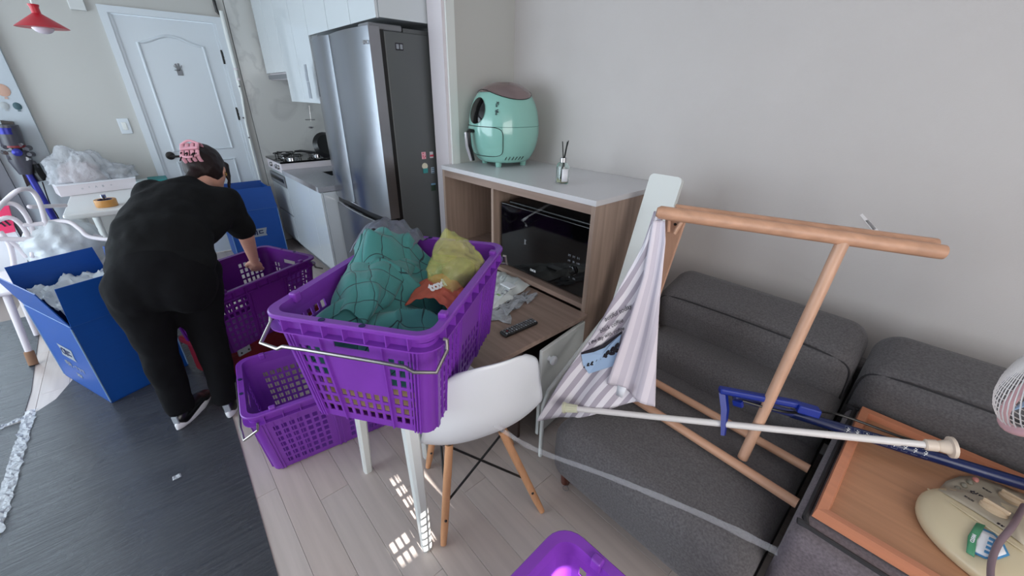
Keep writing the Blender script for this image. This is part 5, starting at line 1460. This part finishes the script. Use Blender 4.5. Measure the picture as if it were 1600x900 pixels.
# ============================================================ WOMAN
FD = Vector((.93, -.37, 0)).normalized(); SL = Vector((.37, .93, 0)).normalized(); UZ = Vector((0, 0, 1))
t = thing('person', 'woman in black t-shirt and trousers with pink hair clip, bending over a purple crate', 'person', (2.15, .10, 0))
HC = Vector((2.625, -.245, 1.125)); hf = (FD*.72+UZ*-.62-SL*.12).normalized(); hs = SL.copy(); hu = hs.cross(hf).normalized()
if hu.z < 0: hu = -hu
hs = hu.cross(hf).normalized()
if hs.dot(SL) < 0: hs = -hs
C7 = Vector((2.515, -.155, 1.062))
eR, wR = Vector((2.485, -.315, .80)), Vector((2.60, -.335, .615)); eL, wL = Vector((2.72, .05, .80)), Vector((2.70, .00, .60))
shR, shL = Vector((2.43, -.262, 1.00)), Vector((2.555, .0, 1.045))
def hand(w, el, sgn):
    d = (w-el).normalized(); ac = SL*sgn; ac = (ac-d*ac.dot(d)).normalized(); nn = d.cross(ac).normalized()
    o = [('c', w, w+d*.035, .021, .024), ('e', w+d*.055, (.040, .036, .015), d, ac)]
    for k_, (off, L_) in enumerate(((.028, .062), (.010, .070), (-.009, .066), (-.027, .052))):
        b = w+d*.080+ac*off; m1 = b+d*L_*.5+nn*.006; m2 = m1+(d*.7+nn*.7).normalized()*L_*.34; m3 = m2+(d*.3+nn).normalized()*L_*.26
        o += [('c', w+d*.05+ac*off*.8, b, .0095, .0088), ('c', b, m1, .0088, .0078), ('c', m1, m2, .0078, .0070), ('c', m2, m3, .0070, .0062)]
    tb = w+d*.030+ac*.026*1; o += [('c', w+d*.02+ac*.012, tb+ac*.014+d*.01, .013, .0105), ('c', tb+ac*.014+d*.01, tb+ac*.026+d*.042+nn*.008, .0100, .0078), ('c', tb+ac*.026+d*.042+nn*.008, tb+ac*.022+d*.064+nn*.018, .0078, .0066)]
    return o
skin = [('e', HC, (.098, .077, .112), hf, hs), ('e', HC+hf*.03-hu*.055, (.066, .056, .055), hf, hs),
        ('c', HC-hf*.03-hu*.05, C7+FD*.01-UZ*.01, .052, .060), ('c', C7, (shR+shL)/2-UZ*.03, .06, .09),
        ('e', HC+hf*.100-hu*.016, (.016, .011, .020), hf, hs), ('c', HC+hf*.088-hu*.052-hs*.018, HC+hf*.088-hu*.052+hs*.018, .010, .010),
        ('c', shR, eR, .050, .040), ('c', eR, wR, .040, .025), ('c', shL, eL, .050, .040), ('c', eL, wL, .040, .025)]
for s in (-1, 1): skin += [('e', HC+hs*s*.080-hf*.002-hu*.010, (.017, .008, .027), hf, hs)]
skin += hand(wR, eR, 1)+hand(wL, eL, -1)
organic('body', skin, M['skin'], t, voxel=.0055, smooth=3)
for s in (-1, 1):
    ey = part('eye', MB().ball(HC+hf*.088+hs*s*.031+hu*.012, .011, (1, 1, .7), 8), M['paper'], t)
    part('iris', MB().ball(HC+hf*.097+hs*s*.031+hu*.012, .0052, (1, 1, 1), 6), M['hair'], ey)
part('mouth', MB().tube([HC+hf*.094-hu*.054-hs*.018, HC+hf*.100-hu*.052, HC+hf*.094-hu*.054+hs*.018], .0045, 8), mat('lips', (186, 96, 96), .5), t)
er = HC-hs*.092-hf*.008-hu*.036
part('earring', MB().tube([er+hf*.008*math.cos(a*PI/6)+hu*.010*math.sin(a*PI/6) for a in range(12)], .0016, 6, closed=True), M['gold'], t)
# hair
BN = HC-hf*.098+hu*.030
hair = [('e', HC-hf*.020+hu*.016, (.096, .088, .113), hf, hs), ('e', HC-hf*.045+hu*.0, (.070, .078, .088), hf, hs), ('e', BN, (.036, .048, .040), hf, hs),
        ('c', HC-hf*.06-hu*.04, C7-FD*.0-hf*.02+UZ*.020, .044, .022)]
for s in (-1, 1):
    hair += [('c', HC+hs*s*.066+hf*.045+hu*.050, HC+hs*s*.070+hf*.070-hu*.02, .020, .010), ('c', HC+hs*s*.070+hf*.070-hu*.02, HC+hs*s*.060+hf*.090-hu*.095, .010, .004)]
organic('hair', hair, M['hair'], t, voxel=.006, smooth=3, nz=.003, nscale=30)
for i in range(9):
    a = BN+hs*(-.03+.008*i)-hf*.01; b = a-hf*(.035+.006*(i % 3))-hu*(.03+.012*(i % 4))+hs*.012*math.sin(i*2)
    part('hair_strand', MB().tube(catmull([a, (a+b)/2-hf*.012, b], 4), [.003]*8+[.001], 5), M['hair'], t)
# claw clip: two curved combs and a spring
clip = part('hair_clip', MB().rbox((-.040, -.007, -.008), (.040, .007, .008), .005, 3, T=frame(BN-hf*.042+hu*.006, hs, hu)), M['pinkclip'], t, label='translucent pink claw clip')
for s in (-1, 1):
    for k_ in range(4):
        x = (-.033+.022*k_); o_ = BN-hf*.042+hs*x
        pts = [o_+hu*s*.006, o_+hu*s*.034+hf*.004, o_+hu*s*.046+hf*.032, o_+hu*s*.036+hf*.062]
        part('claw', MB().tube(catmull(pts, 5), [.0085]*12+[.006]*4, 8, flat=.6), M['pinkclip'], clip)
    part('claw', MB().tube(catmull([BN-hf*.040+hu*s*.03-hs*.04, BN-hf*.048+hu*s*.046, BN-hf*.040+hu*s*.03+hs*.04], 6), .0055, 8), M['pinkclip'], clip)
# trousers
PV = Vector((2.165, .062, .775))
kL, aL = Vector((2.215, .180, .43)), Vector((2.195, .192, .095)); kR, aR = Vector((2.225, -.012, .43)), Vector((2.135, .006, .095))
hpL, hpR = Vector((2.19, .155, .745)), Vector((2.215, -.035, .745))
pr = [('e', PV, (.150, .190, .150), FD, SL), ('e', PV+SL*.075-FD*.025-UZ*.03, (.128, .120, .140), FD, SL), ('e', PV-SL*.075-FD*.025-UZ*.03, (.128, .120, .140), FD, SL), ('e', PV-FD*.05-UZ*.02, (.10, .13, .12), FD, SL), ('e', PV+FD*.05+UZ*.06, (.15, .18, .10), FD, SL),
      ('c', hpL, kL, .118, .074), ('c', kL, aL, .074, .060), ('c', hpR, kR, .118, .074), ('c', kR, aR, .074, .060),
      ('c', kL-FD*.02-UZ*.06, kL-FD*.025-UZ*.14, .069, .067), ('c', kR-FD*.02-UZ*.06, kR-FD*.025-UZ*.14, .069, .067)]
organic('trousers', pr, M['pants'], t, voxel=.012, smooth=9, cutz=[((0, 0, .085), (0, 0, -1))], nz=.007, nscale=9)
# t-shirt
sm = lambda a, b, f_: a+(b-a)*f_
pr = [('e', PV+FD*.03+UZ*.035, (.165, .200, .125), FD+UZ*.2, SL), ('e', PV+FD*.10+UZ*.12, (.165, .192, .13), FD+UZ*.4, SL),
      ('e', Vector((2.365, -.01, .955)), (.18, .172, .125), (FD+UZ*.45), SL), ('e', Vector((2.455, -.09, 1.005)), (.15, .165, .11), (FD+UZ*.3), SL),
      ('c', shR+UZ*.0, shL, .074, .074), ('c', C7-FD*.03-UZ*.01, (shR+shL)/2, .075, .10),
      ('c', shR, sm(shR, eR, .80), .078, .064), ('c', shL, sm(shL, eL, .80), .074, .064),
      ('c', Vector((2.30, .10, .93)), shL-UZ*.02, .09, .072), ('c', Vector((2.30, -.10, .90)), shR-UZ*.03, .085, .075)]
organic('t_shirt', pr, M['shirt'], t, voxel=.012, smooth=14, nz=.010, nscale=9,
        cutz=[(sm(shR, eR, .86), (eR-shR)), (C7+FD*.062+UZ*.03, FD+UZ*.3)] if False else None)
# shoes
def shoe(ank, dirv, flat):
    d = Vector(dirv).normalized(); s_ = Vector((-d.y, d.x, 0)); hl = Vector((ank.x, ank.y, 0))-d*.055
    o = thing  # one shoe = a part with a sole below it
    up = organic('shoe', [('c', hl+d*.03+UZ*.055, hl+d*.06+UZ*.085, .034, .036), ('c', hl+d*.04+UZ*.045, hl+d*.16+UZ*.045, .037, .037), ('e', hl+d*.19+UZ*.038, (.055, .042, .026), d, s_)], M['black'], t, voxel=.006, smooth=3, label='black trainer with white sole')
    T_ = frame(hl+UZ*.004, d, s_)
    pts = []
    for i in range(28):
        a = i/28*2*PI; x = .118+.128*math.cos(a); w = .043-.008*math.cos(a*1)+.004*math.cos(2*a); w = (.041 if math.cos(a) > 0 else .036)
        pts.append(Vector((x, w*math.sin(a)*(1-.12*abs(math.cos(a))), 0)))
    mb = MB(); n = len(pts); V = []
    for sc, z_ in ((.94, 0), (1.03, .006), (1.03, .024), (.97, .034)):
        for p in pts: V.append(T_ @ Vector((.118+(p.x-.118)*sc, p.y*sc, z_+(.010*max(0, -(p.x-.05)/.1) if z_ > .01 else 0))))
    mb.add(V, [(j*n+i, j*n+(i+1) % n, (j+1)*n+(i+1) % n, (j+1)*n+i) for j in range(3) for i in range(n)]+[tuple(range(n-1, -1, -1)), tuple(3*n+i for i in range(n))])
    part('sole', mb, M['sole'], up, smooth=50, label='white sole')
    part('heel_tab', MB().rbox((-.006, -.013, .036), (.004, .013, .078), .003, 2, T=T_), M['printgrey'], up, label='pale grey heel tab')
    return up
shoe(Vector((2.195, .19, 0)), (.80, -.60, 0), 1); shoe(Vector((2.135, .006, 0)), (.93, -.30, 0), 1)

# ============================================================ BLUE BOXES
def blue_box(label, o, e1, e2, w1, w2, h, flaps, tag_pix=None, second=None, face='e1'):
    """open corrugated box; o near-left bottom corner, e1 along the near face, e2 away from the camera"""
    o = Vector(o); e1 = Vector(e1).normalized(); e2 = Vector(e2).normalized(); th = .005
    c = o+e1*w1/2+e2*w2/2
    t = thing('plastic_board_box', label, 'box', c, group='blue corrugated plastic boxes')
    def wall(a, b, nrm):
        d = b-a; mb = MB().prism([a+nrm*0, b, b+nrm*th, a+nrm*th], (0, 0, h)); return part('wall', mb, M['blue_box'], t, smooth=0)
    wall(o, o+e1*w1, e2); wall(o+e2*w2-e2*th, o+e1*w1+e2*w2-e2*th, e2)
    wall(o+e2*th, o+e2*(w2-th), e1); wall(o+e1*(w1-th)+e2*th, o+e1*(w1-th)+e2*(w2-th), e1)
    part('bottom', MB().prism([o+UZ*.002, o+e1*w1+UZ*.002, o+e1*w1+e2*w2+UZ*.002, o+e2*w2+UZ*.002], (0, 0, .004)), M['blue_box_in'], t)
    for a, b, out, lean, L_ in ((o, o+e1*w1, -e2, flaps[0], .20), (o+e2*w2, o+e1*w1+e2*w2, e2, flaps[1], .20), (o, o+e2*w2, -e1, flaps[2], .20), (o+e1*w1, o+e1*w1+e2*w2, e1, flaps[3], .20)):
        a = a+UZ*(h+.002); b = b+UZ*(h+.002); dr_ = (UZ*math.cos(R(lean))+out*math.sin(R(lean)))*L_; sh = (b-a).normalized()*.012
        n_ = (b-a).normalized().cross(dr_.normalized())*.0045
        part('flap', MB().prism([a+sh*.2, b-sh*.2, b-sh+dr_, a+sh+dr_], n_), M['blue_box'], t, smooth=0)
        part('fold_line', MB().tube([a, b], .0022, 6), M['edge_grey'], t)
    for q in (o, o+e1*w1, o+e2*w2): part('worn_corner', MB().tube([q+UZ*.01, q+UZ*(h-.01)], .0035, 6), M['edge_grey'], t)
    return t
e1 = Vector((.38, -.925, 0)); e2 = Vector((.925, .38, 0))
bx = blue_box('open blue box left of the woman, white film inside', (2.605, .469, .004), e1, e2, .37, .52, .465, (3, 8, 14, 6))
# speech-bubble print and lettering on its left face
def face_frame(o, xdir, z, off, nrm): return frame(Vector(o)+UZ*z+nrm*off, xdir, UZ)
Fo = Vector((2.605, .469, .004)); nr = -e1
cen = Fo+e2*.26
Tp = face_frame(cen, -e2, .24, .0012, nr)
def tagprint(t, Tp, s, sc=1., lines=True):
    part('printed_tag', MB().prism([Vector((x*sc, y*sc, 0)) for x, y in ((-.082, -.036), (.078, -.036), (.070, -.016), (.086, .038), (-.076, .038), (-.062, .0))], (0, 0, .0006), Tp), M['printgrey'], t, smooth=0)
    text(t, s, .058*sc, Tp @ Matrix.Translation((.002*sc, .0, .0012)), M['printnavy'], bold=.0025*sc)
tagprint(bx, Tp, 'OIㄷ', 1.)
text(bx, '이사 - ㄱㄱㄱ', .040, face_frame(cen, -e2, .145, .0012, nr), M['printgrey'], bold=.001)
text(bx, '2424', .030, face_frame(cen, -e2, .09, .0012, nr), M['printgrey'], bold=.001)
hp = Fo+e1*.235+UZ*.36
part('hand_hole', MB().rbox((-.030, -.011, -.002), (.030, .011, .0015), .0018, 2, T=frame(hp-e2*.001, e1, UZ)), M['printdark'], bx)
part('hand_hole_view', MB().rbox((-.024, -.006, -.001), (.012, .006, .0022), .0012, 2, T=frame(hp-e2*.0018, e1, UZ)), M['printgrey'], bx)
# bubble film in the box
def film_in(u, v):
    p = Fo+e1*(.03+.31*u)+e2*(.03+.46*v); return Vector((p.x, p.y, .475+.07*v-.25*(1-min(1, 6*v))+.035*noise.noise(Vector((u*5, v*6, 2)))+.03*abs(noise.noise(Vector((u*13, v*13, 7))))+.04*(1-v)*u))
solo('bubble_wrap', MB().sheet(film_in, 34, 40), M['bagwhite'], 'white crumpled film filling the open blue box', 'film', solid=.002)
b2 = blue_box('open blue box at the kitchen end behind the purple crate', (4.40, -.45, .004), (0, -1, 0), (1, 0, 0), .43, .36, .475, (-4, 10, 20, -10))
tagprint(b2, frame(at(402, 364, 'x', 4.398), (0, -1, 0), UZ), 'OIㄷ', 1.05)

# ============================================================ WHITE TABLE AND THINGS ON IT
t = thing('dining_table', 'white dining table against the door wall behind the woman', 'table', (4.2, .18, 0))
part('tabletop', MB().rbox((3.845, -.16, .708), (4.785, .475, .75), .012, 3), M['tabletop'], t)
for x, y in ((3.92, -.10), (3.92, .40), (4.72, -.10), (4.72, .40)): part('leg', MB().tube([(x, y, .004), (x, y, .71)], [.018, .026], 12), M['whitepaint'], t)
t = thing('white_carton', 'white flat carton with faint grey icons on the white table', 'box', (4.66, .33, .752))
c0 = at(96, 308, 'z', .752); c1 = at(207, 294, 'z', .752)
d = (c1-c0); d.z = 0; d.normalize(); pn_ = Vector((-d.y, d.x, 0)); pn_ = pn_ if pn_.x > 0 else -pn_
Lb = .46
part('box', MB().prism([c0, c0+d*Lb, c0+d*Lb+pn_*.20, c0+pn_*.20], (0, 0, .082)), M['trim'], t, smooth=0)
part('lid_rim', MB().prism([c0-pn_*.004-d*.004+UZ*.078, c0+d*(Lb+.004)-pn_*.004+UZ*.078, c0+d*(Lb+.004)+pn_*.204+UZ*.078, c0-d*.004+pn_*.204+UZ*.078], (0, 0, .010)), M['paper'], t, smooth=0)
for i, x in enumerate((.13, .17, .21, .25, .30)):
    text(t, ('o', '^', 'A', 'B', '=')[i], .022, frame(c0+d*x+UZ*.045-pn_*.0010, d, UZ), M['printgrey'], name='printed_icon')
# bubble-wrapped bundle
def blob(c, rad, seed, nz_, n=22, flat=0):
    mb = MB(); mb.ball((0, 0, 0), 1, (1, 1, 1), n)
    for i, p in enumerate(mb.v):
        q = p.normalized(); k_ = 1+nz_*noise.noise(q*2+Vector((seed, 0, 0)))+nz_*.6*(1-2*abs(noise.noise(q*4+Vector((seed, 4, 1)))))
        r_ = Vector((q.x*rad[0]*k_, q.y*rad[1]*k_, max(-.02 if flat else -9, q.z*rad[2]*k_)))
        mb.v[i] = Vector(c)+r_
    return mb
bz = .865
cB = c0+d*.17+pn_*.08
t = thing('bubble_wrapped_bundle', 'bundle wrapped in shiny bubble film on the white carton', 'bundle', (cB.x, cB.y, .84))
part('wrap', blob((cB.x, cB.y, .862), (.09, .165, .19), 1, .32, 34, 1), M['film2'], t, smooth=180)
part('contents', blob((cB.x, cB.y, .862), (.06, .12, .11), 3, .25, 14, 1), mat('pinkish_contents', (190, 176, 178), .6), t, smooth=60)
cB2 = c0+d*.385+pn_*.08
solo('clear_plastic_bag', blob((cB2.x, cB2.y, .862), (.08, .10, .075), 6, .35, 26, 1), M['film2'], 'clear plastic bag beside the wrapped bundle on the white carton', 'bag', smooth=180)
ct = at(168, 322, 'z', .75); 
t = thing('packing_tape_roll', 'roll of brown packing tape on the white table', 'tape', (ct.x, ct.y, .751))
T_ = Matrix.Translation((ct.x, ct.y, .751))
part('roll', MB().lathe([(.040, .002), (.058, .0), (.060, .004), (.060, .044), (.058, .048), (.040, .046), (.040, .002)], 36, T_, caps=False), M['tan'], t)
part('core', MB().lathe([(.038, .002), (.040, .002), (.040, .047), (.038, .047), (.038, .002)], 30, T_, caps=False), M['printnavy'], t)
t2 = thing('box_cutter', 'silver cutter standing inside the tape roll', 'cutter', (ct.x, ct.y, .752))
part('blade_guard', MB().rbox((ct.x-.006, ct.y-.014, .754), (ct.x+.004, ct.y+.012, .835), .003, 2), M['chrome'], t2)
part('slider', MB().rbox((ct.x-.010, ct.y-.004, .80), (ct.x-.005, ct.y+.004, .825), .002, 1), M['black'], t2)
c = at(212, 278, 'z', .76)
t = thing('teal_wipe_pack', 'white and teal packet lying at the back of the white table', 'packet', (4.62, .0, .752))
c = Vector((4.60, -.005, .752))
part('packet', MB().rbox((4.50, -.075, .752), (4.76, .075, .80), .012, 3), mat('pale_pack', (214, 226, 228), .4), t)
part('flap', MB().rbox((4.56, -.14, .790), (4.78, -.01, .806), .005, 2), M['tealpack'], t, label='teal front of the packet')

# ============================================================ LEFT EDGE: CHAIR, PAPERS, VACUUM
t = thing('loop_back_chair', 'white plastic chair with interlaced loop back at the left edge', 'chair', (3.6, .65, 0))
def wires(lst, X, r_, name='loop'):
    for i, l in enumerate(lst):
        pts = []
        for q in l: pts.append(at(q[0], q[1], 'x', X+(q[2] if len(q) > 2 else 0)))
        part(name, MB().tube(catmull(pts, 6), r_, 10), M['trim'], t, smooth=180)
wires([[(-20, 345, -.1), (10, 312), (30, 297), (48, 297, .05), (60, 312, .05), (68, 335), (74, 365), (82, 398, -.08)],
       [(-20, 330), (8, 318), (28, 322), (44, 342), (54, 372), (60, 402, -.08)],
       [(-20, 352), (12, 340), (32, 350), (46, 374), (52, 402, -.08)],
       [(36, 352), (60, 350), (86, 346), (108, 347, -.04), (125, 358, -.1), (140, 370, -.14), (176, 375, -.2)],
       [(0, 362), (14, 380), (20, 400), (22, 416)], [(10, 372), (30, 388), (42, 402)], [(46, 323, .05), (56, 323, .1), (102, 321, .3)]], 3.62, .0125)
wires([[(-10, 373), (40, 374), (90, 371), (130, 366), (160, 372)]], 3.58, .014, 'seat_rim')
part('seat', MB().rbox((3.40, .36, .43), (3.86, .86, .452), .01, 2), M['trim'], t)
lf = Vector((3.351, .815, .004)); tp = Vector((3.44, .78, .44))
lg = part('leg', MB().tube([lf, tp], [.014, .019], 12), M['trim'], t)
sk = part('sock', MB().tube([lf, lf+(tp-lf)*.17, lf+(tp-lf)*.19], [.0215, .022, .019], 14), M['sock'], lg, label='brown leg cap')
for a, b in (((3.80, .84), (3.82, .80)), ((3.84, .40), (3.80, .44)), ((3.42, .40), (3.46, .44))): part('leg', MB().tube([(a[0], a[1], .004), (b[0], b[1], .44)], [.014, .019], 12), M['trim'], t)
mb = blob((3.66, .50, .60), (.17, .17, .145), 12, .2, 26); 
solo('white_film_bundle', mb, M['bagwhite'], 'white film-wrapped bundle on the seat of the loop-back chair', 'bundle', smooth=180)
t = thing('pink_paper_bag', 'hot pink and white printed bag behind the chair loops', 'bag', (3.95, .9, .5))
P_ = [at(x, y, 'x', 3.95) for x, y in ((-30, 312), (12, 316), (24, 362), (-30, 372))]
part('pink_panel', MB().prism(P_, (.02, 0, 0)), M['hotpink'], t, smooth=0)
P_ = [at(x, y, 'x', 3.96) for x, y in ((-30, 372), (24, 362), (42, 392), (44, 440), (-30, 440))]
part('white_panel', MB().prism(P_, (.02, 0, 0)), M['paper'], t, smooth=0)
text(t, 'ㅅIㄴ', .06, frame(at(10, 347, 'x', 3.945), (0, -1, 0), (0, 0, 1)) @ Matrix.Rotation(R(200), 4, 'Z'), M['printdark'], bold=.002)
# cordless vacuum on the wall
t = thing('cordless_vacuum', 'cordless stick vacuum with violet-blue tube hung on the left wall', 'vacuum', at(60, 300, 'x', PLX-.08))
VX = PLX-.085
v_ = lambda x, y, dx=0: at(x, y, 'x', VX+dx)
part('wall_dock', MB().prism([v_(0, 188, .06), v_(20, 190, .06), v_(52, 285, .06), v_(42, 292, .06)], (.022, 0, 0)), M['black'], t, smooth=0)
part('dust_bin', MB().tube([v_(9, 195), v_(13, 205), v_(21, 226), v_(23, 230)], [.060, .062, .060, .050], 22), M['vac_dark'], t, label='smoked clear dust bin')
part('band', MB().tube([v_(9, 199), v_(13, 209)], .0635, 22), M['vac_blue'], t)
part('bin_door', MB().tube([v_(21, 225), v_(23, 230)], .058, 22), M['vac_red'], t)
part('motor_body', MB().tube([v_(26, 236), v_(33, 252), v_(41, 272)], [.060, .062, .035], 20), M['vac_dark'], t)
for i in range(9):
    a = i*2*PI/9; c = v_(27, 238, -.05)+Vector((0, math.cos(a)*.055, math.sin(a)*.055))
    part('cyclone', MB().tube([c, c+Vector((.05, math.cos(a)*.012, math.sin(a)*.012))], [.014, .019], 10), M['vac_dark'] if i % 3 else M['chrome'], t)
part('hub', MB().lathe([(.026, 0), (.026, .01), (.018, .016), (.001, .017)], 20, frame(v_(27, 238, -.062), (0, 1, 0), (0, 0, -1))), M['vac_blue'], t)
part('battery', MB().tube([v_(52, 256), v_(60, 272), v_(68, 282)], [.030, .034, .036], 4, flat=.8), M['black'], t)
part('grip', MB().tube([v_(40, 250), v_(52, 254), v_(58, 262)], .016, 10), M['vac_dark'], t)
part('tube', MB().tube([v_(44, 270), v_(88, 348), v_(112, 392)], .021, 16), M['vac_blue'], t)
part('cord', MB().tube(catmull([v_(66, 284, .05), v_(78, 318, .05), v_(92, 342, .05), v_(100, 372, .06)], 5), .004, 6), M['black'], t)
fl_ = at(150, 458, 'x', VX)
part('floor_head', MB().rbox((PLX-.16, v_(112, 392).y-.10, max(.02, v_(112, 392).z-.09)), (PLX-.03, v_(112, 392).y+.10, max(.06, v_(112, 392).z-.02)), .02, 3), M['vac_dark'], t)
